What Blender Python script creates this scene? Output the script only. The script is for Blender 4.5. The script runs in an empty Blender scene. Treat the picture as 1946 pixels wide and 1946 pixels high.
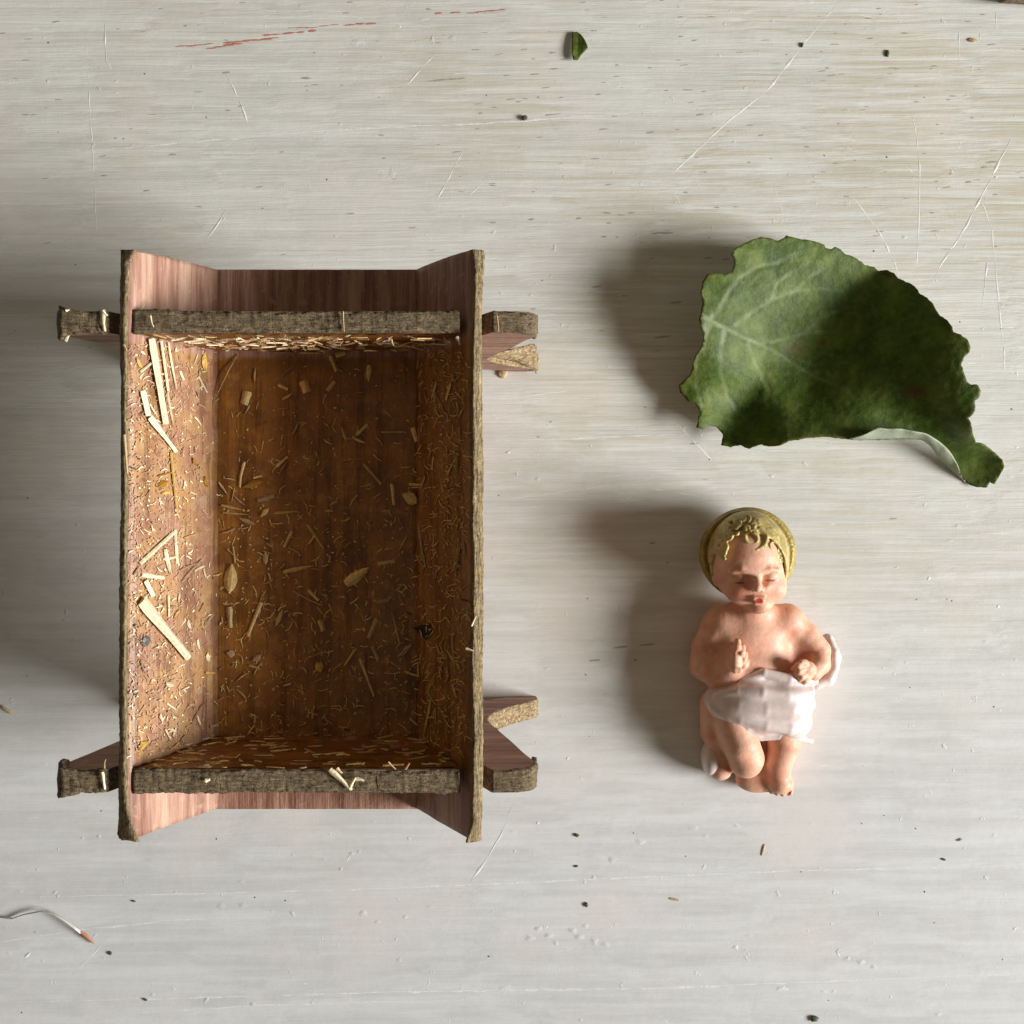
import bpy, bmesh, math, random
import numpy as np
from mathutils import Vector, noise, geometry
random.seed(7); rng = np.random.default_rng(7)
sc = bpy.context.scene
C = sc.collection
S = 1e-4            # one photo pixel at table level = 0.1 mm
D = 2000.0          # camera height in those pixels (0.2 m)
R = math.radians

# ---------------------------------------------------------------- camera, world, window light
cam = bpy.data.objects.new('camera', bpy.data.cameras.new('camera')); C.objects.link(cam)
cam.location = (0, 0, D*S); cam.data.angle = 2*math.atan(973/D)
cam.data.clip_start = 0.01; cam.data.clip_end = 20
sc.camera = cam
w = bpy.data.worlds.new("World"); sc.world = w; w.use_nodes = True
bg = w.node_tree.nodes['Background']
bg.inputs[0].default_value = (1.0, 0.87, 0.66, 1); bg.inputs[1].default_value = 0.124
ld = bpy.data.lights.new('window_light', 'AREA'); ld.shape = 'RECTANGLE'
ld.size = 0.72; ld.size_y = 0.46; ld.energy = 58; ld.color = (1.0, 0.993, 0.978)
lo = bpy.data.objects.new('window_light', ld); C.objects.link(lo)
EL, AZ, LD = R(22.3), R(-12), 1.7
ldir = Vector((math.cos(EL)*math.cos(AZ), math.cos(EL)*math.sin(AZ), math.sin(EL)))
lo.location = ldir*LD; lo.rotation_euler = ldir.to_track_quat('Z', 'Y').to_euler()
sc.view_settings.view_transform = 'Standard'; sc.view_settings.look = 'None'
sc.view_settings.exposure = 0.0; sc.view_settings.gamma = 1
sc.cycles.max_bounces = 6

# ---------------------------------------------------------------- helpers
def mag(h): return D/(D-h)
def W(px, py, h=0.0):
    """photo pixel seen at height h -> position in pixel units (x right, y up, z up)"""
    m = mag(h); return Vector(((px-973)/m, -(py-973)/m, h))
def link(name, mesh, parent=None, mats=()):
    o = bpy.data.objects.new(name, mesh); C.objects.link(o)
    if parent: o.parent = parent
    for m in mats: mesh.materials.append(m)
    return o
def thing(name, label, cat, loc=(0,0,0), group=None):
    o = bpy.data.objects.new(name, None); C.objects.link(o); o.empty_display_size = .01
    o.location = Vector(loc)*S; o['label'] = label; o['category'] = cat
    if group: o['group'] = group
    return o
def tag(o, label, cat, group=None):
    o['label'] = label; o['category'] = cat
    if group: o['group'] = group
def mk(name, verts, faces, mats, parent=None, smooth=False, origin=(0,0,0)):
    """verts in pixel units, world; origin in pixel units"""
    o0 = Vector(origin)
    me = bpy.data.meshes.new(name)
    me.from_pydata([tuple((Vector(v)-o0)*S) for v in verts], [], faces)
    me.update()
    if smooth: me.polygons.foreach_set('use_smooth', [True]*len(me.polygons))
    ob = link(name, me, parent, mats)
    if parent is None: ob.location = o0*S
    return ob
def fn(p, f, f2=None):
    return noise.noise(Vector((p[0]*f, p[1]*(f2 or f), p[2]*f)))

# ---- node helpers
class NT:
    def __init__(s, name):
        s.m = bpy.data.materials.new(name); s.m.use_nodes = True
        s.t = s.m.node_tree; s.b = s.t.nodes['Principled BSDF']
        tc = s.t.nodes.new('ShaderNodeTexCoord')
        s.co = s.vm('SCALE', tc.outputs['Object'], scale=1/S)     # pixel units
    def n(s, k): return s.t.nodes.new(k)
    def l(s, a, b): s.t.links.new(a, b)
    def vm(s, op, a, b=None, scale=None):
        n = s.n('ShaderNodeVectorMath'); n.operation = op; s.l(a, n.inputs[0])
        if b is not None:
            if isinstance(b, (tuple, list)): n.inputs[1].default_value = b
            else: s.l(b, n.inputs[1])
        if scale is not None: n.inputs['Scale'].default_value = scale
        return n.outputs[0]
    def put(s, v, inp):
        if hasattr(v, 'is_linked'): s.l(v, inp)
        else: inp.default_value = v
    def ma(s, op, a, b=0.0, c=None, clamp=False):
        n = s.n('ShaderNodeMath'); n.operation = op; n.use_clamp = clamp
        s.put(a, n.inputs[0]); s.put(b, n.inputs[1])
        if c is not None: s.put(c, n.inputs[2])
        return n.outputs[0]
    def noise(s, scl, detail=3, rough=.55, rot=0, off=(0,0,0), co=None, dist=0):
        mp = s.n('ShaderNodeMapping'); s.l(co or s.co, mp.inputs[0])
        mp.inputs['Scale'].default_value = scl if isinstance(scl, tuple) else (scl,)*3
        mp.inputs['Rotation'].default_value = (0, 0, rot); mp.inputs['Location'].default_value = off
        n = s.n('ShaderNodeTexNoise'); s.l(mp.outputs[0], n.inputs['Vector'])
        n.inputs['Scale'].default_value = 1; n.inputs['Detail'].default_value = detail
        n.inputs['Roughness'].default_value = rough; n.inputs['Distortion'].default_value = dist
        return n.outputs['Fac']
    def ss(s, v, a, b):
        n = s.n('ShaderNodeMapRange'); n.interpolation_type = 'SMOOTHSTEP'
        s.put(v, n.inputs[0]); n.inputs[1].default_value = a; n.inputs[2].default_value = b
        return n.outputs[0]
    def mix(s, f, a, b, mode='MIX'):
        n = s.n('ShaderNodeMix'); n.data_type = 'RGBA'; n.blend_type = mode
        s.put(f, n.inputs[0])
        for v, i in ((a, 6), (b, 7)):
            if isinstance(v, tuple): n.inputs[i].default_value = v if len(v) == 4 else v+(1,)
            else: s.l(v, n.inputs[i])
        return n.outputs[2]
    def ramp(s, v, *stops):
        n = s.n('ShaderNodeValToRGB'); s.l(v, n.inputs[0]); cr = n.color_ramp
        while len(cr.elements) < len(stops): cr.elements.new(.5)
        for e, (p, c) in zip(cr.elements, stops): e.position = p; e.color = c if len(c) == 4 else c+(1,)
        return n.outputs[0]
    def xyz(s, co=None):
        n = s.n('ShaderNodeSeparateXYZ'); s.l(co or s.co, n.inputs[0]); return n.outputs
    def out(s, col, rough=.6, bump=None, dist=1.0, strength=1.0, **kw):
        s.put(col if not isinstance(col, tuple) else (col if len(col) == 4 else col+(1,)), s.b.inputs['Base Color'])
        s.put(rough, s.b.inputs['Roughness'])
        for k, v in kw.items(): s.put(v, s.b.inputs[k.replace('_', ' ')])
        if bump is not None:
            bn = s.n('ShaderNodeBump'); s.l(bump, bn.inputs['Height'])
            bn.inputs['Distance'].default_value = dist*S; bn.inputs['Strength'].default_value = strength
            s.l(bn.outputs[0], s.b.inputs['Normal'])
        return s.m

# ---------------------------------------------------------------- materials
def board_paint():
    n = NT('white_board_paint'); T = R(-3)
    X, Y, Z = n.xyz()
    warp = n.noise((.004, .004, .004), 2)
    co = n.vm('ADD', n.co, n.vm('SCALE', n.t.nodes[-1].outputs['Color'], scale=5))
    st1 = n.noise((.0035, .11, 1), 5, .62, T, co=co)                # brush strokes
    st2 = n.noise((.0045, .30, 1), 3, .6, T, (3, 9, 0), co=co)      # fine strokes
    st3 = n.noise((.0016, .035, 1), 4, .6, T, (7, 2, 0), co=co)     # broad bands
    lf = n.noise(.0022, 3, .5, 0, (5, 1, 0))
    mot = n.noise(.02, 4, .6)
    top = n.ss(Y, -520, 420)                                        # worn half of the board
    right = n.ss(X, -500, 700)
    wear = n.ma('MULTIPLY', top, n.ma('MULTIPLY_ADD', right, .6, .4))
    smooth = n.mix(n.ss(st3, .3, .7), (.62, .62, .58), (.745, .75, .715))
    pink = n.mix(n.ss(n.noise(.0045, 3, .5, 0, (1, 8, 3)), .5, .72), smooth, (.74, .705, .655))
    m1 = n.ma('MULTIPLY', n.ss(n.ma('ADD', n.ma('MULTIPLY', st1, .6), n.ma('MULTIPLY', lf, .55)), .555, .72), n.ma('MULTIPLY_ADD', wear, .58, .12))
    c = n.mix(m1, pink, (.57, .51, .37))
    m2 = n.ma('MULTIPLY', n.ss(n.ma('ADD', n.ma('MULTIPLY', st2, .62), n.ma('MULTIPLY', st1, .42)), .575, .70), n.ma('MULTIPLY_ADD', wear, .36, .06))
    c = n.mix(m2, c, (.47, .42, .33))
    m3 = n.ma('MULTIPLY', n.ss(n.ma('ADD', n.ma('MULTIPLY', st2, .5), n.ma('MULTIPLY', st1, .5)), .47, .33), n.ma('MULTIPLY_ADD', top, .5, .2))
    c = n.mix(m3, c, (.86, .87, .83))
    m4 = n.ma('MULTIPLY', n.ss(n.noise((.03, .10, 1), 5, .7, T, (2, 4, 0)), .665, .76), n.ma('MULTIPLY_ADD', wear, .8, .12))
    c = n.mix(m4, c, (.36, .32, .24))
    c = n.mix(1.0, c, n.mix(n.ss(Y, -900, 300), (.975, .99, 1.035), (1.01, 1.0, .975)), 'MULTIPLY')
    c = n.mix(n.ma('MULTIPLY', n.ss(n.noise((.02, .07, 1), 5, .7, T, (12, 4, 0)), .66, .74), n.ma('MULTIPLY', top, .35)), c, (.62, .40, .34))
    grn = n.noise(.9, 2, .6)
    c = n.mix(.08, c, n.ramp(grn, (.3, (.45, .45, .45)), (.7, (.95, .95, .95))))
    # drawn-out ridges, pits and blisters
    h0_ = 0
    blis = n.ss(n.noise(.035, 3, .6, 0, (9, 9, 2)), .66, .78)
    h = n.ma('ADD', n.ma('MULTIPLY', st2, n.ma('MULTIPLY_ADD', top, 1.1, .35)), n.ma('MULTIPLY', st1, n.ma('MULTIPLY_ADD', top, 2.2, 1.6)))
    h = n.ma('ADD', h, n.ma('MULTIPLY', blis, 1.2)); h = n.ma('ADD', h, n.ma('MULTIPLY', mot, 1.2))
    h = n.ma('SUBTRACT', h, n.ma('MULTIPLY', m4, 1.0))
    h = n.ma('ADD', h, n.ma('MULTIPLY', grn, .16))
    return n.out(c, n.ma('MULTIPLY_ADD', st2, .25, .36), h, 1.0, .55)

def cedar(name, along, glue, resin=False, dark=False):
    """red wood; grain runs along x or y; glue: local y range smeared with amber glue"""
    n = NT(name)
    k = (.05, .0035, .05) if along == 'y' else (.003, .05, .05)
    k2 = (.25, .012, .25) if along == 'y' else (.012, .25, .25)
    g1 = n.noise(k, 4, .6); g2 = n.noise(k2, 3, .6, 0, (4, 4, 4)); mot = n.noise(.06, 4, .65)
    c = n.ramp(n.ma('ADD', n.ma('MULTIPLY', g1, .7), n.ma('MULTIPLY', g2, .3)),
               (.36, (.20, .080, .050)), (.47, (.31, .150, .100)), (.56, (.43, .245, .170)), (.66, (.55, .36, .26)))
    c = n.mix(n.ma('MULTIPLY', n.ss(mot, .55, .7), .35), c, (.62, .42, .30))
    rough = .6
    if glue:
        X, Y, Z = n.xyz()
        m = n.ma('MULTIPLY', n.ss(Y, glue[0]-6, glue[0]+6), n.ss(Y, glue[1]+6, glue[1]-6))
        gm = n.noise(.018, 4, .6, 0, (2, 2, 2)); gm2 = n.noise(.05, 4, .7, 0, (6, 2, 2))
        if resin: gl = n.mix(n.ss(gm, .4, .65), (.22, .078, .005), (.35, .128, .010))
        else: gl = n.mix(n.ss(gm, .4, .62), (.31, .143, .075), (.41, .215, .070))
        if dark: gl = n.mix(n.ss(gm, .4, .62), (.22, .084, .010), (.31, .13, .016))  # darker glue colours: shade of the right side painted in
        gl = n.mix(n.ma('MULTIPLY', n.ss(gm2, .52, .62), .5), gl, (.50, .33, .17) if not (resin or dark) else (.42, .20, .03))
        gl = n.mix(n.ma('MULTIPLY', n.ss(gm2, .40, .34), .6), gl, (.10, .04, .015))
        gl = n.mix(n.ma('MULTIPLY', n.ss(g1, .44, .5), .08 if resin else .14), gl, c)
        dk = n.ma('MULTIPLY', n.ss(g1, .47, .42), .4)
        gl = n.mix(dk, gl, (.07, .022, .008))
        c = n.mix(n.ma('MULTIPLY', m, .97), c, gl)
        rough = n.ma('MULTIPLY_ADD', m, -.22, .62)
    h = n.ma('ADD', n.ma('MULTIPLY', g2, 2.0), n.ma('MULTIPLY', mot, 3.0))
    return n.out(c, rough, h, 1, .6)

def bark(name, along, tint=1.0):
    n = NT(name)
    k = {'y': (.28, .03, .28), 'x': (.045, .26, .2)}[along]
    a = n.noise(k, 5, .7, dist=.6); b = n.noise(.16, 4, .7); v = n.noise(.025, 2)
    c = n.ramp(n.ma('ADD', n.ma('MULTIPLY', a, .6), n.ma('MULTIPLY', b, .4)),
               (.38, (.035*tint, .026*tint, .016*tint)), (.47, (.13*tint, .105*tint, .068*tint)), (.56, (.22*tint, .185*tint, .125*tint)), (.68, (.42*tint, .35*tint, .235*tint)))
    c = n.mix(n.ma('MULTIPLY', n.ss(v, .5, .7), .3), c, (.16, .13, .07))
    c = n.mix(1.0, c, (1.12, 1.0, .76) if along == 'y' else (1.15, 1.0, .80), 'MULTIPLY')
    h = n.ma('ADD', n.ma('MULTIPLY', a, 7), n.ma('MULTIPLY', b, 5))
    return n.out(c, .8, h, 1, .8)

def straw_mat(name, col, rough=.45, var=.25):
    n = NT(name); oi = n.n('ShaderNodeObjectInfo')
    f = n.noise(.22, 3, .6); g = n.noise((.5, .06, .5), 2, .5, R(30))
    v = n.ma('MULTIPLY_ADD', oi.outputs['Random'], var*2, 1-var)
    c = n.mix(n.ss(f, .35, .65), tuple(x*.72 for x in col), col)
    c = n.mix(1.0, c, n.vm('SCALE', n.mix(1.0, (1,1,1), (1,1,1)), scale=1.0), 'MULTIPLY')
    nn = n.t.nodes[-1]
    hs = n.n('ShaderNodeHueSaturation'); n.l(c, hs.inputs['Color']); n.l(v, hs.inputs['Value'])
    return n.out(hs.outputs[0], rough, n.ma('ADD', f, g), 1.0, .5)

def plain(name, col, rough=.6, var=.25, f=.1):
    n = NT(name); a = n.noise(f, 4, .65)
    return n.out(n.mix(a, tuple(x*(1-var) for x in col), tuple(min(1, x*(1+var)) for x in col)), rough, a, 2, .5)

def attr_mix(n, name):
    a = n.n('ShaderNodeAttribute'); a.attribute_name = name; return a.outputs['Color'], a.outputs['Fac']

def leaf_mat(under):
    n = NT('leaf_underside' if under else 'leaf_green')
    _, vein = attr_mix(n, 'vein'); _, brown = attr_mix(n, 'brown')
    a = n.noise(.02, 4, .6); b = n.noise(.09, 4, .7); cc = n.noise(.3, 3, .6)
    if under: c = n.mix(a, (.30, .36, .25), (.46, .50, .38))
    else:
        c = n.ramp(a, (.35, (.042, .080, .006)), (.5, (.078, .125, .012)), (.66, (.15, .195, .036)))
        c = n.mix(n.ma('MULTIPLY', n.ss(b, .46, .66), .34), c, (.17, .21, .085))
        c = n.mix(n.ma('MULTIPLY', n.ss(cc, .55, .7), .22), c, (.20, .25, .14))
        c = n.mix(n.ma('MULTIPLY', vein, .75), c, (.30, .35, .19))
    c = n.mix(n.ma('MULTIPLY', brown, .8), c, (.13, .055, .025))
    h = n.ma('ADD', n.ma('MULTIPLY', b, 3.2), n.ma('ADD', n.ma('MULTIPLY', cc, .8), n.ma('MULTIPLY', vein, -1.2)))
    n.out(c, .55, h, 1, .45, Specular_IOR_Level=.25)
    tr = n.n('ShaderNodeBsdfTranslucent'); mx = n.n('ShaderNodeMixShader'); mx.inputs[0].default_value = .14
    n.l(n.mix(1.0, c, (1.5, 1.7, .5), 'MULTIPLY'), tr.inputs[0]); om = n.t.nodes['Material Output']
    n.l(n.b.outputs[0], mx.inputs[1]); n.l(tr.outputs[0], mx.inputs[2]); n.l(mx.outputs[0], om.inputs[0])
    return n.m

def skin_mat():
    n = NT('flesh_paint')
    col, _ = attr_mix(n, 'paint')
    a = n.noise(.03, 3, .6); b = n.noise(.25, 3, .6)
    c = n.mix(n.ss(a, .35, .65), (.70, .34, .215), (.79, .45, .315))
    c = n.mix(n.ma('MULTIPLY', n.ss(n.noise(.075, 4, .7, 0, (5, 5, 5)), .60, .70), .4), c, (.42, .19, .11))
    c = n.mix(n.ss(n.noise(.09, 4, .7, 0, (8, 1, 5)), .69, .72), c, (.82, .68, .58))
    c = n.mix(1.0, c, col, 'MULTIPLY')
    h = n.ma('ADD', n.ma('MULTIPLY', a, 4), b)
    return n.out(c, .56, h, 1, .4, Subsurface_Weight=.1, Subsurface_Radius=(1, .4, .22), Subsurface_Scale=5*S, Coat_Weight=.08, Coat_Roughness=.3)
def gold_mat(name, base):
    n = NT(name); a = n.noise(.06, 4, .65); b = n.noise(.2, 3, .6)
    c = n.mix(n.ss(a, .38, .62), tuple(x*.62 for x in base), base)
    c = n.mix(n.ma('MULTIPLY', n.ss(b, .55, .68), .4), c, (.62, .50, .22))
    return n.out(c, .45, n.ma('ADD', n.ma('MULTIPLY', a, 4), n.ma('MULTIPLY', b, 2)), 1, .5, Metallic=.15)
def cloth_mat():
    n = NT('white_glaze'); a = n.noise(.035, 4, .6); b = n.noise(.16, 4, .7)
    c = n.mix(n.ss(a, .35, .7), (.68, .55, .51), (.79, .68, .64))
    c = n.mix(n.ma('MULTIPLY', n.ss(b, .62, .72), .3), c, (.42, .33, .27))
    return n.out(c, .34, n.ma('ADD', n.ma('MULTIPLY', a, 1.5), b), 1, .3, Coat_Weight=.3, Coat_Roughness=.15, Subsurface_Weight=.1, Subsurface_Radius=(1, .6, .5), Subsurface_Scale=5*S)

M_board = board_paint()
M = dict(
    side=cedar('cedar_side', 'y', (-345, 300)), floor=cedar('cedar_floor', 'y', (-345, 300), True),
    side_r=cedar('cedar_side_shaded', 'y', (-345, 300), False, True), end_i=cedar('cedar_end_glued', 'x', (-400, 400), True), end=cedar('cedar_end', 'x', None),
    bark_y=bark('bark_lengthwise', 'y', 1.55), bark_x=bark('bark_crosswise', 'x', .95),
    bark_pale=bark('bark_pale', 'x', 1.9),
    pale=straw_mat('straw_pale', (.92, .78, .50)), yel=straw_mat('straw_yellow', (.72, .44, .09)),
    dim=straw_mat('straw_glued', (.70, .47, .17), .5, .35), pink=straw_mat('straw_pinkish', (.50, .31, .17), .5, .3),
    dark=plain('dark_bit', (.03, .028, .024)), amber=plain('amber_glue', (.36, .17, .02), .25),
    white=plain('white_paint_ridge', (.80, .80, .77), .4, .05), red=plain('red_paint', (.52, .21, .15), .6, .3, .2),
    grey=plain('grey_wear', (.40, .38, .31), .7, .25, .2), pit=plain('dark_pit', (.09, .085, .06), .8, .3),
    tan=plain('tan_crumb', (.50, .36, .20)), green=plain('green_bit', (.05, .085, .02), .5, .4, .2),
    skin=skin_mat(), gold=gold_mat('gold_halo', (.38, .28, .06)), hair=gold_mat('gold_hair', (.55, .42, .15)), cloth=cloth_mat(),
    leaf=leaf_mat(False), under=leaf_mat(True),
    petal=plain('pale_husk', (.60, .60, .53), .5, .08, .03), tip=plain('brown_tip', (.38, .16, .08)),
)

# ---------------------------------------------------------------- the painted board (setting)
bm = bmesh.new()
bmesh.ops.create_cube(bm, size=1)
bmesh.ops.scale(bm, vec=Vector((5200*S, 4200*S, 200*S)), verts=bm.verts)
bmesh.ops.translate(bm, vec=Vector((0, 0, -100*S)), verts=bm.verts)
bmesh.ops.bevel(bm, geom=[e for e in bm.edges], offset=12*S, segments=3, affect='EDGES')
me = bpy.data.meshes.new('board'); bm.to_mesh(me); bm.free()
board = link('table_top', me, None, [M_board]); board['kind'] = 'structure'

# raised scratches / brush ridges in the paint: tent-profiled ribbons
RV, RF = [], []
def ridge(pts, wd, ht):
    n0 = len(RV); P = [Vector((x-973, -(y-973), 0)) for x, y in pts]
    Q = []
    for a, b in zip(P, P[1:]):
        k = max(2, int((b-a).length/14))
        Q += [a.lerp(b, i/k) for i in range(k)]
    Q.append(P[-1]); N = len(Q)
    for i, q in enumerate(Q):
        d = (Q[min(i+1, N-1)]-Q[max(i-1, 0)]).normalized(); nn = Vector((-d.y, d.x, 0))
        e = math.sin(math.pi*min(1, max(.02, i/(N-1))))**.4*max(.12, .8+1.5*fn(q, .045)+.5*fn(q, .3))
        q = q+nn*fn(q, .04)*2
        ht2 = ht*.5; RV.extend([q-nn*wd*e*.5+Vector((0,0,-.3)), q+Vector((0,0,ht2*e)), q+nn*wd*e*.5+Vector((0,0,-.3))])
        if i:
            a = n0+3*i
            RF.extend([(a-3, a, a+1, a-2), (a-2, a+1, a+2, a-1)])
for pts, wd, ht in [
    ([(1600,0),(1535,72),(1460,170),(1390,225),(1325,285),(1262,345),(1232,390)], 5, 1.3),
    ([(1725,180),(1742,260),(1748,330),(1746,420),(1742,520)], 4.5, 1.3),
    ([(1920,265),(1880,345),(1830,440),(1790,500),(1768,545)], 5, 1.8),
    ([(1862,372),(1886,440),(1892,520),(1905,640),(1912,740)], 4.5, 1.3),
    ([(1620,375),(1665,430),(1700,500),(1712,540)], 5, 1.5),
    ([(1875,497),(1870,560),(1864,592)], 3.5, 1.4),
    ([(1262,345),(1290,378),(1300,420)], 3.5, 1.1), ([(1470,350),(1484,400),(1490,450)], 3, .9),
    ([(430,140),(446,172),(460,205),(472,236)], 6, 2.2), ([(199,45),(200,90),(203,118),(214,132)], 3.5, 1.4),
    ([(162,50),(170,200),(178,320),(184,455)], 3, .9), ([(828,100),(792,140),(772,165)], 3.5, 1.3),
    ([(880,285),(846,350),(815,408)], 4, 1.2), ([(925,335),(890,375)], 3.5, 1.1), ([(430,398),(408,435),(388,460)], 4, 1.6),
    ([(975,1528),(950,1590),(920,1640),(900,1668),(868,1716)], 4.5, 1.6),
    ([(1262,780),(1310,830),(1365,888)], 4, 1.2), ([(1330,945),(1280,935),(1235,930)], 3, .9), ([(1222,930),(1170,962)], 3, 1.0),
    ([(205,1780),(170,1820),(122,1868)], 3, .9), ([(58,1808),(46,1822)], 6, 2.6),
    ([(1598,1820),(1590,1808),(1602,1800)], 4, 2), ([(1490,1882),(1502,1876)], 8, 1.6),
    ([(0,292),(200,284),(420,265),(630,247),(960,232),(1260,210),(1600,195)], 4, .9),
    ([(0,1905),(300,1898),(760,1885),(1240,1878),(1500,1868),(1946,1850)], 5, 1.0),
    ([(0,1705),(300,1700),(700,1690),(1100,1672),(1500,1655),(1946,1645)], 4, .8),
    ([(0,1790),(160,1766),(330,1748),(520,1742)], 4, .8), ([(260,1925),(500,1910),(900,1900)], 4, .8),
    ([(940,838),(1040,835),(1200,828),(1420,822)], 3, 1.2), ([(935,760),(1010,752),(1090,740)], 3.5, 1.3),
    ([(960,950),(1100,930),(1230,912)], 3, .9), ([(1120,555),(1135,545)], 3, 1.3),
    ([(1822,60),(1822,130)], 3, 1.1), ([(1893,20),(1894,80)], 3, 1.0), ([(1862,62),(1861,80)], 3, 1.3)]:
    ridge(pts, wd, ht)
for i in range(70):      # short nicks
    x = random.uniform(0, 1946); y = random.uniform(0, 1946); L = random.uniform(8, 60); a = random.choice([random.gauss(-.05, .05)]*3+[random.uniform(0, 3.1)])
    if a > .3: L *= .5
    ridge([(x, y), (x+L*math.cos(a), y+L*math.sin(a))], random.uniform(2, 3.5), random.uniform(.5, 1.1))
o = mk('paint_ridges', RV, RF, [M['white']], board, True); o['kind'] = 'stuff'

LV, LF = [], []
def lump(x, y, rx, ry, h):
    n0 = len(LV); K_, J = 12, 4
    LV.append(Vector((x-973, -(y-973), h*.5)))
    for j in range(1, J+1):
        q = j/J
        for i in range(K_):
            t = 2*math.pi*i/K_; e = 1+.8*noise.noise(Vector((math.cos(t)*1.5+x*.1, math.sin(t)*1.5+y*.1, 0)))
            LV.append(Vector((x-973+rx*q*e*math.cos(t), -(y-973)+ry*q*e*math.sin(t), h*.5*math.cos(q*math.pi/2)**2-.1*q)))
    LF.extend([(n0, n0+1+i, n0+1+(i+1) % K_) for i in range(K_)])
    for j in range(J-1):
        a = n0+1+j*K_; LF.extend([(a+i, a+K_+i, a+K_+(i+1) % K_, a+(i+1) % K_) for i in range(K_)])
for x, y, rx, ry, h in [(1008,1782,14,9,1.6),(1022,1765,10,7,1.5),(1042,1778,12,8,1.8),(1056,1792,9,6,1.3),(1088,1768,12,8,1.7),(1100,1780,14,9,1.9),(1113,1760,9,7,1.3),(1130,1788,10,9,1.5),(1150,1795,11,7,1.6),
     (1162,1634,12,9,1.2),(1218,1600,14,9,1.1),(1318,1574,13,9,1.1),(1340,1588,12,6,1.0),(1484,1878,12,6,1.6),(1610,1822,10,6,1.6),(1636,1828,12,7,1.7),(1660,1838,9,6,1.3),(690,1735,12,9,1.6),(718,1752,8,6,1.2),
     (1398,1800,8,6,1.4),(770,1742,7,5,1.2),(958,1878,16,10,1.2),(420,1722,10,8,1.1),(460,1720,12,8,1.1),(480,1908,8,5,1.8),(1820,1000,9,6,1.1),(1400,1570,10,7,1.0),(680,80,14,10,1.2),(745,330,12,14,1.0),(860,72,12,7,1.1),(965,860,6,5,1.6),(668,1622,6,6,1.3),(682,1618,6,6,1.2),(188,1590,5,7,1.4),(1022,1564,5,4,1.4)]:
    lump(x, y, rx, ry, h)
for i in range(90): lump(random.uniform(0, 1946), random.uniform(0, 1946), random.uniform(5, 16), random.uniform(3, 8), random.uniform(.35, .9))
o = mk('paint_lumps', LV, LF, [M_board], board, True); o['kind'] = 'stuff'
def blobs(name, lst, mat, parent, hz=.8):
    V, F = [], []
    for (x, y, rx, ry, a) in lst:
        n0 = len(V); K = 12; cx, cy = x-973, -(y-973)
        V.append(Vector((cx, cy, hz)))
        for i in range(K):
            t = 2*math.pi*i/K; r = 1+.45*noise.noise(Vector((math.cos(t)*1.3+x*.1, math.sin(t)*1.3+y*.1, 0)))
            px, py = rx*r*math.cos(t), ry*r*math.sin(t); ca, sa = math.cos(-a), math.sin(-a)
            V.append(Vector((cx+px*ca-py*sa, cy+px*sa+py*ca, .25)))
        F += [(n0, n0+1+i, n0+1+(i+1) % K) for i in range(K)]
    o = mk(name, V, F, [mat], parent, True); o['kind'] = 'stuff'; return o
reds = []
for x0, y0, x1, y1, th in [(345,88,400,84,1.6),(402,91,452,83,2.2),(436,80,500,75,2.6),(508,68,545,64,2.8),(552,63,593,59,2.8),(555,54,590,52,1.2),(618,50,636,47,1.4),(664,47,708,45,2.6),(835,26,862,24,2.4),(900,24,952,19,2.0),(478,77,520,72,1.2)]:
    k = max(1, int((x1-x0)/16))
    for i in range(k+1):
        t = i/k; reds.append((x0+(x1-x0)*t+random.gauss(0, 2), y0+(y1-y0)*t+random.gauss(0, .8), random.uniform(8, 13), th*random.uniform(.45, .9), -.06))
blobs('red_paint_streak', reds, M['red'], board)
wear = []
for i in range(240):
    x = random.uniform(900, 1946) if random.random() < .65 else random.uniform(0, 950); y = abs(random.gauss(0, 1))*330
    wear.append((x, y, random.uniform(2, 9), random.uniform(.5, 1.5), random.gauss(-.05, .06)))
for x, y, rx in [(1250,443,12),(1268,443,12),(1135,545,10),(1148,450,5),(1285,575,12),(1258,640,16),(840,152,26),(870,150,16),(580,148,8),(430,138,8),(1235,252,9),(1330,218,8),(1885,308,12),(1870,318,6),(1840,346,6),(1100,415,5),(1010,417,6),(1240,1032,5),(1230,1225,16),(1180,1230,14),(1130,1255,12)]:
    wear.append((x, y, rx, 1.8, -.1))
blobs('worn_spots', wear, M['grey'], board, .5)
pits = [(random.uniform(0, 1946), random.uniform(0, 1946), random.uniform(.8, 2.0), random.uniform(.8, 1.5), random.uniform(0, 3)) for i in range(70)]
blobs('dark_specks', pits, M['pit'], board, .6)

# ---------------------------------------------------------------- the wooden crib
HR, HF, HE = 440.0, 264.0, 431.0
CX, CY = -314.0, -45.0        # origin of the crib in pixel units
crib = thing('wooden_crib', 'small empty wooden manger with bark edges, straw glued inside', 'manger', (CX, CY, 0))
def K(v): return Vector(v)-Vector((CX, CY, 0))
def part(name, V, F, mats, parent=None, smooth=False):
    return mk(name, [K(v) for v in V], F, mats, parent or crib, smooth)

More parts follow.
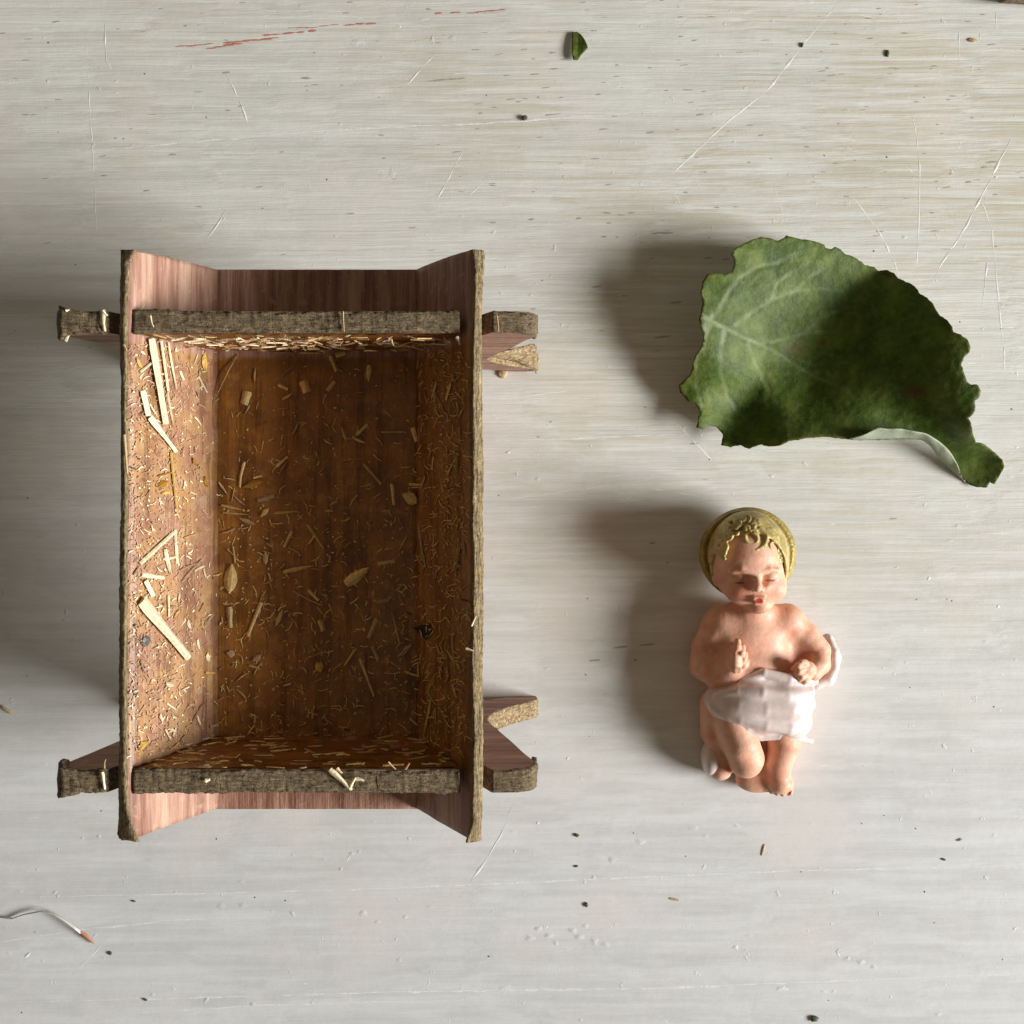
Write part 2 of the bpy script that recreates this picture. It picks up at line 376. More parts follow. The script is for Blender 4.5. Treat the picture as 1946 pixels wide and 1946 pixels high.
def side_panel(inner, outer, y0, y1):
    """inner/outer: ((x,h) top, (x,h) bottom) lines; y in image-down pixel units"""
    V, F, mi = [], [], []
    NY, NX = 96, 12
    for j in range(NY+1):
        t = j/NY; y = y0+(y1-y0)*t
        ex = (t < .03)*0
        for side, ln in ((0, inner), (1, outer)):
            for i in range(NX+1):
                s = i/NX
                x = ln[0][0]+(ln[1][0]-ln[0][0])*s; h = ln[0][1]+(ln[1][1]-ln[0][1])*s
                p = Vector((x, -(y+((1-s)**2*10 if j == 0 else 0)), h))
                p.x += 1.6*fn(p, .02)+.5*fn(p, .1)
                V.append(p)
    row = 2*(NX+1)
    for j in range(NY):
        for i in range(NX):
            a = j*row+i; F.append((a, a+1, a+1+row, a+row))
            b = a+NX+1; F.append((b, b+row, b+row+1, b+1))
        a = j*row; F.append((a, a+row, a+row+NX+1, a+NX+1))
        a = j*row+NX; F.append((a, a+NX+1, a+NX+1+row, a+row))
    for j in (0, NY):
        for i in range(NX):
            a = j*row+i; q = (a, a+NX+1, a+NX+2, a+1); F.append(q if j == 0 else q[::-1])
    return V, F
def bark_strip(pts, ups, widths, ht, seed, parent, mat, wdir=None, rag=1.0):
    """pts: centre line; ups: outward normals; widths: (w) across; wdir: across direction"""
    P = []; U = []; Wd = []
    for i in range(len(pts)-1):
        k = max(1, int((pts[i+1]-pts[i]).length/3.2))
        for q in range(k):
            t = q/k; P.append(pts[i].lerp(pts[i+1], t)); U.append(ups[i].lerp(ups[i+1], t).normalized()); Wd.append(widths[i]*(1-t)+widths[i+1]*t)
    P.append(pts[-1]); U.append(ups[-1]); Wd.append(widths[-1])
    V, F = [], []; N = len(P); NC = 16
    for i in range(N):
        d = (P[min(i+1, N-1)]-P[max(i-1, 0)]).normalized()
        u = U[i]; a = wdir if wdir else d.cross(u).normalized()
        endf = min(1, (min(i, N-1-i)+1.2)/3.0)
        for c in range(NC):
            t = 2*math.pi*c/NC; ct, st = math.cos(t), math.sin(t)
            x = math.copysign(abs(ct)**.45, ct); z = math.copysign(abs(st)**.6, st)
            q = P[i]+a*(x*Wd[i]*.5*(.9+.1*endf))+u*(z*ht*.5)
            s = Vector((seed, seed*2, 0))
            along = i*3.2
            n1 = noise.noise(Vector((along*.03, x*2.2+seed, z*1.5))); n2 = noise.noise(Vector((along*.16+seed, x*3.5, z*3))); n3 = noise.noise(Vector((along*.5, x*6+seed, z*6)))
            q += a*(2.0*noise.noise(Vector((along*.012+seed, 0, 0)))+1.2*noise.noise(Vector((along*.05+seed, 3, 0))))*min(1, rag)
            q += u*(1.3*n1+1.3*n2+.8*n3)*rag*(1 if z > -.2 else .2)+a*math.copysign(1, x)*(1.3*n1+1.4*n2+.9*n3)*rag*(.9 if abs(x) > .5 else .1)
            V.append(q)
        if i:
            b = i*NC
            for c in range(NC): F.append((b-NC+c, b-NC+(c+1) % NC, b+(c+1) % NC, b+c))
    F.append(tuple(range(NC))[::-1]); F.append(tuple(range((N-1)*NC, N*NC)))
    return part('bark_edge', V, F, [mat], parent, False if rag > 3 else True)

# --- left and right sides
LI = ((-569, HR-4), (-485, HF)); LO = ((-581, HR-4), (-497, HF-4))
RI = ((-61, HR-4), (-159, HF)); RO = ((-45, HR-4), (-142, HF-4))
V, F = side_panel(LI, LO, -399, 488)
# the lower left corner flares out into a curl of bark
left_side = part('side_panel', V, F, [M['side']], None, True)
V, F = side_panel(RO, RI, -399, 488)
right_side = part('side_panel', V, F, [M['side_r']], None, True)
def rim(px_in, px_out, ys, up, parent, mat, seed):
    pts, wds = [], []
    for (py, a, b) in ys:
        m = mag(HR); pts.append(Vector((((a+b)/2-973)/m, -(py-973)/m, HR-2))); wds.append((b-a)/m)
    return bark_strip(pts, [up]*len(pts), [q*.92 for q in wds], 7, seed, parent, mat, Vector((up.z, 0, -up.x)), .65)
rim(0, 0, [(476,228,262),(484,226,258),(500,226,247),(560,226,244),(640,227,243),(760,229,242),(830,231,243),(950,228,243),(1100,226,242),(1300,225,242),(1440,224,243),(1500,223,244),(1540,222,249),(1570,219,258),(1588,215,268),(1597,217,275)],
    Vector((-.45, 0, .89)).normalized(), left_side, M['bark_y'], 3)
rim(0, 0, [(475,893,922),(486,897,922),(520,899,919),(600,898,916),(680,896,917),(800,895,918),(900,896,920),(1000,895,919),(1150,897,920),(1230,894,919),(1400,897,919),(1500,896,918),(1560,895,917),(1585,886,917),(1600,881,915)],
    Vector((.45, 0, .89)).normalized(), right_side, M['bark_y'], 11)

# --- floor board
V, F = [], []
NX, NY = 20, 60
for top in (1, 0):
    for j in range(NY+1):
        for i in range(NX+1):
            x = -488+i*(332/NX); y = -400+j*(890/NY)
            p = Vector((x, -y, HF if top else HF-22)); p.z += .8*fn(p, .03) if top else 0
            if top and i in (7, 12, 15) : p.z -= 1.2
            V.append(p)
n1 = (NX+1)*(NY+1)
for j in range(NY):
    for i in range(NX):
        a = j*(NX+1)+i; F.append((a, a+NX+1, a+NX+2, a+1)); F.append((n1+a, n1+a+1, n1+a+NX+2, n1+a+NX+1))
def skirt(idx):
    for a, b in zip(idx, idx[1:]): F.append((a, b, b+n1, a+n1))
skirt(list(range(NX+1))); skirt([NY*(NX+1)+i for i in range(NX, -1, -1)])
skirt([j*(NX+1) for j in range(NY, -1, -1)]); skirt([j*(NX+1)+NX for j in range(NY+1)])
part('floor_board', V, F, [M['floor']])

# --- the two crossed end pieces, each an X with slots for the sides
def end_piece(ya, yb, lean, seed, inner_is_neg):
    """ya<yb: image-down y of the two faces at rim height; lean: shift at table level"""
    out = [(-661,HE-3),(-625,HE-1),(-589,HE),(-504,HF+3),(-472,HF+3),(-550,HE),(-440,HE+1),(-315,HE),(-190,HE+1),(-75,HE),(-164,HF+3),(-124,HF+3),(-29,HE),
           (10,HE),(26,HE-6),(34,HE-20),(34,HE-36),(18,380),(-2,310),(-22,250),(-36,205),(-43,175),(-41,145),(-28,112),(-6,80),(18,52),(38,34),(46,20),(45,0),(5,0),
           (-60,38),(-140,70),(-220,92),(-315,100),(-400,92),(-480,70),(-560,38),(-632,0),(-672,0),(-676,20),(-668,34),(-645,52),(-620,80),(-598,112),(-586,145),(-584,175),(-590,205),(-604,250),(-625,310),(-645,380),(-661,HE-36)]
    fix = lambda l: [(x*1.0226, h if (h > HE-40 or h == HF+3) else h*.926) for x, h in l]
    out = fix(out)
    def pt(x, h, y):
        s = lean*(1-h/HE); p = Vector((x, -(y+s), h)); p.y += 1.3*fn(p, .015); return p
    V = [pt(x, h, ya) for x, h in out]+[pt(x, h, yb) for x, h in out]
    N = len(out); bm = bmesh.new(); vs = [bm.verts.new(K(v)*S) for v in V]
    from mathutils.geometry import tessellate_polygon
    tri = tessellate_polygon([[Vector((x, h, 0)) for x, h in out]])
    for t in tri: bm.faces.new([vs[q] for q in t]); bm.faces.new([vs[N+q] for q in t[::-1]])
    for i in range(N): f = bm.faces.new((vs[i], vs[N+i], vs[N+(i+1) % N], vs[(i+1) % N])); f.material_index = 2
    # inner face (towards the trough) is smeared with glue between the slots
    bmesh.ops.recalc_face_normals(bm, faces=bm.faces)
    me = bpy.data.meshes.new('end_panel'); bm.to_mesh(me); bm.free()
    o = link('end_panel', me, crib, [M['end'], M['end_i'], M['bark_x']])
    ym = (ya+yb)/2; th = yb-ya; UP = Vector((0, 0, 1)); wd = Vector((0, 1, 0))
    def strip(lst, wf=1.06, mat=None, sd=0, rag=1.0, ht=7):
        lst = fix(lst)
        pts = [pt(x, h-1, ym) for x, h in lst]; ups = []
        for i in range(len(lst)):
            a = lst[max(i-1, 0)]; b = lst[min(i+1, len(lst)-1)]; d = Vector((b[0]-a[0], 0, b[1]-a[1])).normalized(); ups.append(Vector((-d.z, 0, d.x)))
        ws = wf if isinstance(wf, list) else [wf]*len(lst)
        bark_strip(pts, ups, [th*q*.93 for q in ws], ht, seed+sd, o, mat or M['bark_x'], wd, rag)
    strip([(-552,HE),(-440,HE+1),(-315,HE),(-190,HE+1),(-76,HE)], [1.25, 1.04, 1.0, .97, 1.12], None, 1, 1.7)
    strip([(-661,HE-30),(-664,HE-12),(-655,HE),(-625,HE),(-590,HE)], [1.6, 1.75, 1.45, .95, 1.25], None, 2, 1.9, 10)
    strip([(-29,HE),(-5,HE),(16,HE-2),(27,HE-9),(34,HE-22),(33,HE-40)], [1.08, 1, 1.05, 1.1, 1.1, 1.0], None, 3, 1.3, 8)
    strip([(-22,250),(-36,205),(-43,175),(-41,145),(-28,112),(-6,80),(18,52),(38,34),(46,20),(45,4)], 1.05, M['bark_pale'], 4, 1.2, 6)
    strip([(-674,6),(-676,20),(-668,34),(-645,52),(-620,80),(-598,112),(-586,145),(-584,175),(-590,205),(-604,250)], 1.05, M['bark_pale'], 5, 1.2, 6)
    # the glue-smeared lining between the slots
    yy = ya-1.2 if inner_is_neg else yb+1.2
    lin = [(-560,HE-5),(-485,HF+2),(-161,HF+2),(-78,HE-5)]; LV = []; LF = []; NX2, NZ2 = 60, 12
    for j in range(NZ2+1):
        t = j/NZ2
        for i in range(NX2+1):
            s = i/NX2; xt = lin[0][0]+(lin[3][0]-lin[0][0])*s; xb = lin[1][0]+(lin[2][0]-lin[1][0])*s
            p = pt(xt+(xb-xt)*t, (HE-5)*(1-t)+(HF+2)*t, yy); p.y += (1.5*fn(p, .06)+1.0*fn(p, .15)-.3)*(1 if inner_is_neg else -1); LV.append(p)
    for j in range(NZ2):
        for i in range(NX2):
            a = j*(NX2+1)+i; q = (a, a+1, a+NX2+2, a+NX2+1); LF.append(q)
    part('glue_lining', LV, LF, [M['end_i']], o, True)
    return o, pt
top_end, pt_top = end_piece(-299, -267, 0, 20, False)
bot_end, pt_bot = end_piece(384, 418, -34, 40, True)

# a split curl of bark standing off the upper right foot
V, F = [], []
def sheet(rows, name, mats, parent, smooth=True, thick=2.2):
    V = [p for r in rows for p in r]; n = len(rows[0]); F = []
    for j in range(len(rows)-1):
        for i in range(n-1): a = j*n+i; F.append((a, a+1, a+n+1, a+n))
    o = part(name, V, F, mats, parent, smooth)
    md = o.modifiers.new('thickness', 'SOLIDIFY'); md.thickness = thick*S; md.offset = 0
    return o
rows = []
for i in range(14):
    s = i/13
    top = W(930+80*s, 676-23*s, 150-85*s); bot = W(932+78*s, 678+14*s+(12*max(0, s-.6)/.4), 120-92*s)
    r = []
    for j in range(7):
        t = j/6; p = top.lerp(bot, t); p.z += 9*math.sin(math.pi*t)*s; p += Vector((0, 0, 1.5*fn(p, .08))); r.append(p)
    rows.append(r)
for i in range(5):
    a = (i+1)/5*1.6; base = rows[13]; rows.append([q+Vector((3+6*math.sin(a), -3*i*.3, -8*(1-math.cos(a))-6*a)) for q in base])
sheet(rows, 'bark_curl', [M['bark_pale']], top_end)

# knot / nail head on the left side, black patch for a hole in the right corner, bits on the rims
def on_surface(px, py, lift=1.5):
    """the inner surface of the trough under this photo pixel: position and normal"""
    a = px-973
    def wall(x0, h0, x1, h1):
        k = (x1-x0)/(h1-h0)               # x = x0 + k (h-h0);  a (1-h/D) = x
        h = (a-x0+k*h0)/(k+a/D); return h
    if px < 415: h = wall(-569, HR, -485, HF); nn = Vector((.9, 0, .436)); 
    elif px > 790: h = wall(-61, HR, -159, HF); nn = Vector((-.873, 0, .487))
    else: h = HF; nn = Vector((0, 0, 1))
    h = max(HF, min(HR, h)); p = W(px, py, h)
    yt = 267-4; yb = -(384-16)
    p.y = max(yb, min(yt, p.y))
    return p+nn*lift, nn
def chip_mesh(a, b, na, nb, wd, taper=.8, bend=0., th=1.4, tip='cut'):
    d = b-a; L = d.length; nn = (na+nb).normalized(); side = d.cross(nn).normalized() if L > 0 else Vector((1,0,0))
    prof = {'cut': [(0,.86),(.12,1),(.6,.97*taper+.03),(1,taper)], 'leaf': [(0,.12),(.3,.8),(.55,1),(.8,.7),(1,.08)], 'spike': [(0,.7),(.35,1),(.75,.6),(1,.12)]}[tip]
    V, F = [], []
    for i, (s, wv) in enumerate(prof):
        c = a.lerp(b, s)+side*(bend*math.sin(math.pi*s))+nn*(abs(bend)*.25*math.sin(math.pi*s))
        e = side*(wd*.5*wv)
        V += [c-e, c+nn*th+e*.0-e*.25, c+nn*th*.9+e*.3, c+e, c-nn*th*.4]
        if i:
            o_ = 5*i
            for k_ in range(5): F.append((o_-5+k_, o_-5+(k_+1) % 5, o_+(k_+1) % 5, o_+k_))
    F.append((4, 3, 2, 1, 0)); o_ = 5*(len(prof)-1); F.append((o_, o_+1, o_+2, o_+3, o_+4))
    return V, F
def straw(x0, y0, x1, y1, wd, mat, tip='cut', taper=.8, bend=0., lift=1.2, name='straw', th=None):
    a, na = on_surface(x0, y0, lift); b, nb = on_surface(x1, y1, lift)
    m = 1/mag((a.z+b.z)/2)
    V, F = chip_mesh(a, b, na, nb, wd*m, taper, bend, th or min(4, 1+wd*.14), tip)
    return part(name, V, F, [M[mat]], None, False)
big = [
 (284,641,311,806,19,'pale','cut',.8,0,5),(304,641,317,743,7,'pale','cut',.9,0,3),(317,745,328,811,5,'pale','spike'),(318,646,334,742,5,'pale','spike',.8,1,2),
 (265,708,289,688,6,'pale'),(269,742,280,790,15,'pale','cut',.95,0,3),(281,792,331,858,15,'pale','cut',.55,0,4),(283,767,298,793,4,'pale','spike'),
 (323,860,335,976,6,'yel','cut',.9,0,2),(387,669,389,705,16,'yel','leaf'),(341,705,348,722,6,'pale'),(376,715,392,746,4,'pale'),(452,673,404,768,3,'dim','spike',.8,2),
 (471,744,464,769,18,'dim','cut',.85),(475,769,466,787,4,'dim','spike'),(529,731,548,740,7,'dim'),(537,759,558,747,6,'dim','spike'),(576,724,584,746,17,'dim','cut',.9),(521,666,557,661,4,'pink','spike'),
 (526,886,547,868,6,'dim'),(465,878,456,926,6,'dim','cut',.8,2),(482,908,498,904,5,'dim'),(490,951,522,942,9,'pink','cut',1),(416,917,433,941,5,'pink','spike'),(462,926,500,914,14,'amber','leaf'),
 (421,960,462,969,6,'dim','spike'),(424,974,476,978,4,'dim','spike'),(453,984,486,997,9,'pink','leaf'),(496,982,511,965,10,'dim','leaf'),(522,975,568,972,6,'dim','spike'),
 (264,1072,329,1012,9,'pale','cut',.95,0,2),(313,1043,323,1092,12,'pale','spike'),(332,1006,333,1037,7,'pale'),(334,1036,336,1071,8,'pale'),(320,1062,333,1058,5,'pale'),
 (268,1092,310,1098,9,'pale','cut',.8),(274,1103,289,1132,11,'pale','cut',1,0,3),(264,1141,354,1249,25,'pale','cut',.66,0,5),(319,1131,320,1172,5,'pale'),(341,1083,379,1067,5,'pink','spike'),(344,1107,381,1062,6,'pink','spike'),
 (355,1177,361,1196,8,'pale','leaf'),(374,1215,378,1236,6,'pale','spike'),(403,1168,384,1196,7,'pink'),(441,1072,436,1128,27,'dim','leaf'),(443,1038,447,1070,4,'dim'),(436,1153,438,1193,13,'dim','cut',.7),
 (497,1144,471,1209,8,'dim','cut',.8),(538,1157,524,1191,9,'dim','leaf'),(505,1049,505,1073,10,'pink','leaf'),(539,1087,596,1075,9,'dim','spike'),(585,996,616,1043,7,'dim','cut',.8),(556,1122,614,1151,3.5,'pink','cut',.9,1.5),
 (586,1121,606,1141,7,'dim'),(657,1110,702,1078,22,'dim','spike'),(718,1072,750,1066,8,'dim'),(716,1145,740,1141,9,'pink','cut',.9),(608,1178,615,1199,11,'dim'),(718,1176,701,1213,12,'dim','cut',.8),
 (757,1249,783,1225,8,'pink','cut',.9),(684,1251,711,1323,6,'dim','cut',.7),(655,1265,675,1235,5,'dim'),(707,1227,719,1253,8,'dim'),(602,1257,611,1277,15,'yel','leaf'),(797,998,810,1078,8,'pink','cut',.8,2),
 (792,1054,807,1082,6,'pink'),(876,1035,866,1089,6,'pink'),(881,1026,885,1061,5,'pink','spike'),(860,1199,867,1282,4,'pink','spike',.8,2),
 (628,676,640,706,8,'dim'),(569,668,616,671,6,'dim','spike'),(638,675,657,670,11,'dim'),(702,694,701,725,11,'dim','spike'),(623,743,636,725,9,'dim'),(649,810,660,840,8,'dim','leaf'),(677,827,699,807,7,'dim'),
 (725,821,772,821,3.5,'dim'),(784,813,793,839,11,'dim'),(651,875,688,871,2.5,'dim'),(692,881,725,920,7,'dim','cut',.8),(745,919,749,960,7,'dim'),(777,920,802,921,6,'dim'),(809,904,801,928,8,'dim'),(766,938,795,956,24,'dim','leaf'),
 (822,736,858,806,4,'dim','spike'),(858,728,849,760,8,'dim'),(825,868,822,893,4,'dim'),(313,1299,329,1303,10,'pale','leaf'),(261,1425,280,1409,14,'yel','leaf'),(364,1376,384,1336,6,'pink','spike'),
 (313,1385,323,1405,4,'pale'),(328,1399,333,1383,4,'pale'),(303,1355,308,1372,5,'pale','leaf'),(392,1240,396,1257,11,'pale','leaf'),(431,1240,433,1238,15,'pink','leaf'),(480,1256,497,1243,12,'pink','leaf'),
 (398,1381,416,1377,6,'pink'),(316,1336,332,1348,4,'pale'),(335,1345,343,1335,3,'pale'),(252,1315,262,1312,5,'pale'),(760,1225,745,1160,4,'dim','spike'),(556,1010,540,1040,7,'dim'),(820,1330,808,1395,9,'dim','spike'),
 (258,680,268,700,8,'yel','leaf'),(300,905,322,898,4,'amber'),(305,938,322,935,7,'yel','leaf'),(297,925,318,915,12,'amber','leaf'),(365,870,372,884,9,'amber','leaf'),(388,905,392,925,10,'amber','leaf')]
for b in big:
    x0, y0, x1, y1, wd, mt = b[:6]; tip = b[6] if len(b) > 6 else 'cut'; tp = b[7] if len(b) > 7 else .85; bd = b[8] if len(b) > 8 else 0; lf = b[9] if len(b) > 9 else 1.2
    if abs(x1-x0)+abs(y1-y0) < 6: x1 += 14; y1 += 6
    straw(x0, y0, x1, y1, wd, mt, tip, tp, bd, lf)
for i in range(150):      # smaller straws
    r = random.random()
    if r < .34: x = random.uniform(252, 408); y = random.uniform(655, 1420)
    elif r < .72: x = random.uniform(420, 785); y = 670+735*random.random()**.7
    else: x = random.uniform(795, 882); y = random.uniform(690, 1420)
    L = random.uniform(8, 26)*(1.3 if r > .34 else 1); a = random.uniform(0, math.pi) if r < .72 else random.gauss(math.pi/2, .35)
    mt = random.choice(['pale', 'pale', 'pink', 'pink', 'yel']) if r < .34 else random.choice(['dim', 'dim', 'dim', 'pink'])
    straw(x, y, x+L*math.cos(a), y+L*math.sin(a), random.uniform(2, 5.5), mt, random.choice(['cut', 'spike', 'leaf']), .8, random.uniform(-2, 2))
# chaff: nobody could count it
groups = {'pale': ([], []), 'dim': ([], []), 'pink': ([], []), 'dark': ([], [])}
def add_chip(mt, *a, **k):
    V, F = groups[mt]; v, f = chip_mesh(*a, **k); n0 = len(V); V += v; F += [tuple(n0+q for q in ff) for ff in f]
for i in range(3300):
    r = random.random()
    if r < .5: x = random.uniform(246, 412); y = random.uniform(650, 1440); x = 246+(x-246)*(random.random()**.25)
    elif r < .76: x = random.uniform(416, 788); y = 660+745*random.random()**.6
    else: x = random.uniform(794, 890); y = random.uniform(665, 1430)
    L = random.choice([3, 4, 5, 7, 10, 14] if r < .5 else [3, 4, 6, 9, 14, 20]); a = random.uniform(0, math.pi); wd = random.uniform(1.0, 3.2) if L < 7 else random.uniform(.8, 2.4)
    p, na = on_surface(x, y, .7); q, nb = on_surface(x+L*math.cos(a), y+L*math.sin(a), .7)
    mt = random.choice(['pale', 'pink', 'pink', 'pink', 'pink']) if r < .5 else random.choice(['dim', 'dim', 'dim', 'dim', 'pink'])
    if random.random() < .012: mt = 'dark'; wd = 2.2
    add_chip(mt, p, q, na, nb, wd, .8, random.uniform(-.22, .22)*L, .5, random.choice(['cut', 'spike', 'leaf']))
def fringe(pt, ys, sgn, N, hb, ht, mats, jut):
    for i in range(N):
        x = random.uniform(-550, -94); h = random.uniform(hb, ht); L = random.uniform(6, 34); a = random.gauss(0, .35)
        if i % 5 == 0: a = random.uniform(-1.5, 1.5); L *= .6
        j0 = random.uniform(1, jut); j1 = random.uniform(1, jut)
        p = pt(x, h, ys+sgn*j0); q = pt(x+L*math.cos(a), max(HF, min(HE+2, h+L*math.sin(a))), ys+sgn*j1)
        add_chip(random.choice(mats), p, q, Vector((0, -sgn, .5)), Vector((0, -sgn, .5)), random.uniform(1.5, 5.5), .8, random.uniform(-1.5, 1.5), 1.2, random.choice(['cut', 'spike', 'leaf']))
fringe(pt_top, -267, 1, 230, 292, HE-3, ['pale', 'pink', 'pink', 'dim'], 9)
fringe(pt_bot, 384, -1, 120, 274, HE-3, ['pink', 'dim', 'dim'], 3)
for k_, (V, F) in groups.items():
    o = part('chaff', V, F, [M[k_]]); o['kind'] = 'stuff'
# fibres and flakes along the cut rims, held by glue
def rim_bit(p, q, wd, mt, tip='spike'):
    V, F = chip_mesh(p, q, Vector((0,0,1)), Vector((0,0,1)), wd, .6, random.uniform(-1, 1), 1.6, tip); return part('splinter', V, F, [M[mt]])
for x0, y0, x1, y1, wd, h0, h1, mt in [(627,1462,668,1502,12,540,538,'pale'),(664,1500,676,1478,7,538,543,'pale'),(676,1480,692,1484,8,542,540,'pale'),(640,1460,650,1470,8,542,538,'pink'),
     (390,1484,399,1481,9,538,537,'pale'),(196,594,199,630,10,538,537,'pale'),(196,590,204,600,7,540,537,'pale'),(125,590,134,588,6,535,532,'pale'),(124,648,133,632,9,520,526,'pale'),
     (194,1467,199,1500,8,538,537,'pale'),(199,1460,201,1443,3,540,545,'pink'),(268,588,274,578,3,536,548,'pale'),(286,600,292,622,4,538,538,'pale'),(770,1462,778,1450,6,536,545,'pink'),
     (896,1190,905,1170,4,545,550,'pale'),(885,1232,900,1238,5,545,546,'pale'),(236,826,242,900,7,547,546,'tan'),(235,655,241,668,6,546,546,'pink'),(944,600,947,630,4,538,537,'pink'),
     (738,1448,752,1462,4,545,538,'pink'),(652,592,654,630,3,537,537,'tan'),(868,640,874,655,7,534,526,'pale'),(744,645,748,657,4,536,525,'tan')]:
    rim_bit(W(x0, y0, h0-100), W(x1, y1, h1-100), wd/1.28, mt, 'cut')
p, nn = on_surface(276, 1218, .5)
bmn = bmesh.new(); bmesh.ops.create_icosphere(bmn, subdivisions=3, radius=8.5*S)
for v in bmn.verts: v.co += v.co.normalized()*S*2.2*noise.noise(v.co/S*.25); v.co.z *= .45
rot = Vector((0, 0, 1)).rotation_difference(nn).to_matrix()
for v in bmn.verts: v.co = rot @ v.co + K(p)*S
me = bpy.data.meshes.new('knot'); bmn.to_mesh(me); bmn.free(); link('knot', me, crib, [plain('knot_grey', (.11, .09, .085), .4, .6, .2)])
V, F = [], []
p, nn = on_surface(806, 1196, .9); V = [p]
for i, (dx, dy) in enumerate([(-22,-3),(-12,-5),(-4,-9),(8,-12),(14,-8),(15,4),(10,16),(4,20),(-4,12),(-12,3)]):
    q, _ = on_surface(806+dx, 1196+dy, .9); V.append(q)
F = [(0, 1+(i+1) % 10, 1+i) for i in range(10)]
part('hole_patch', V, F, [plain('hole_black', (.012, .017, .012), .8)])  # flat black patch painting the dark inside of a hole

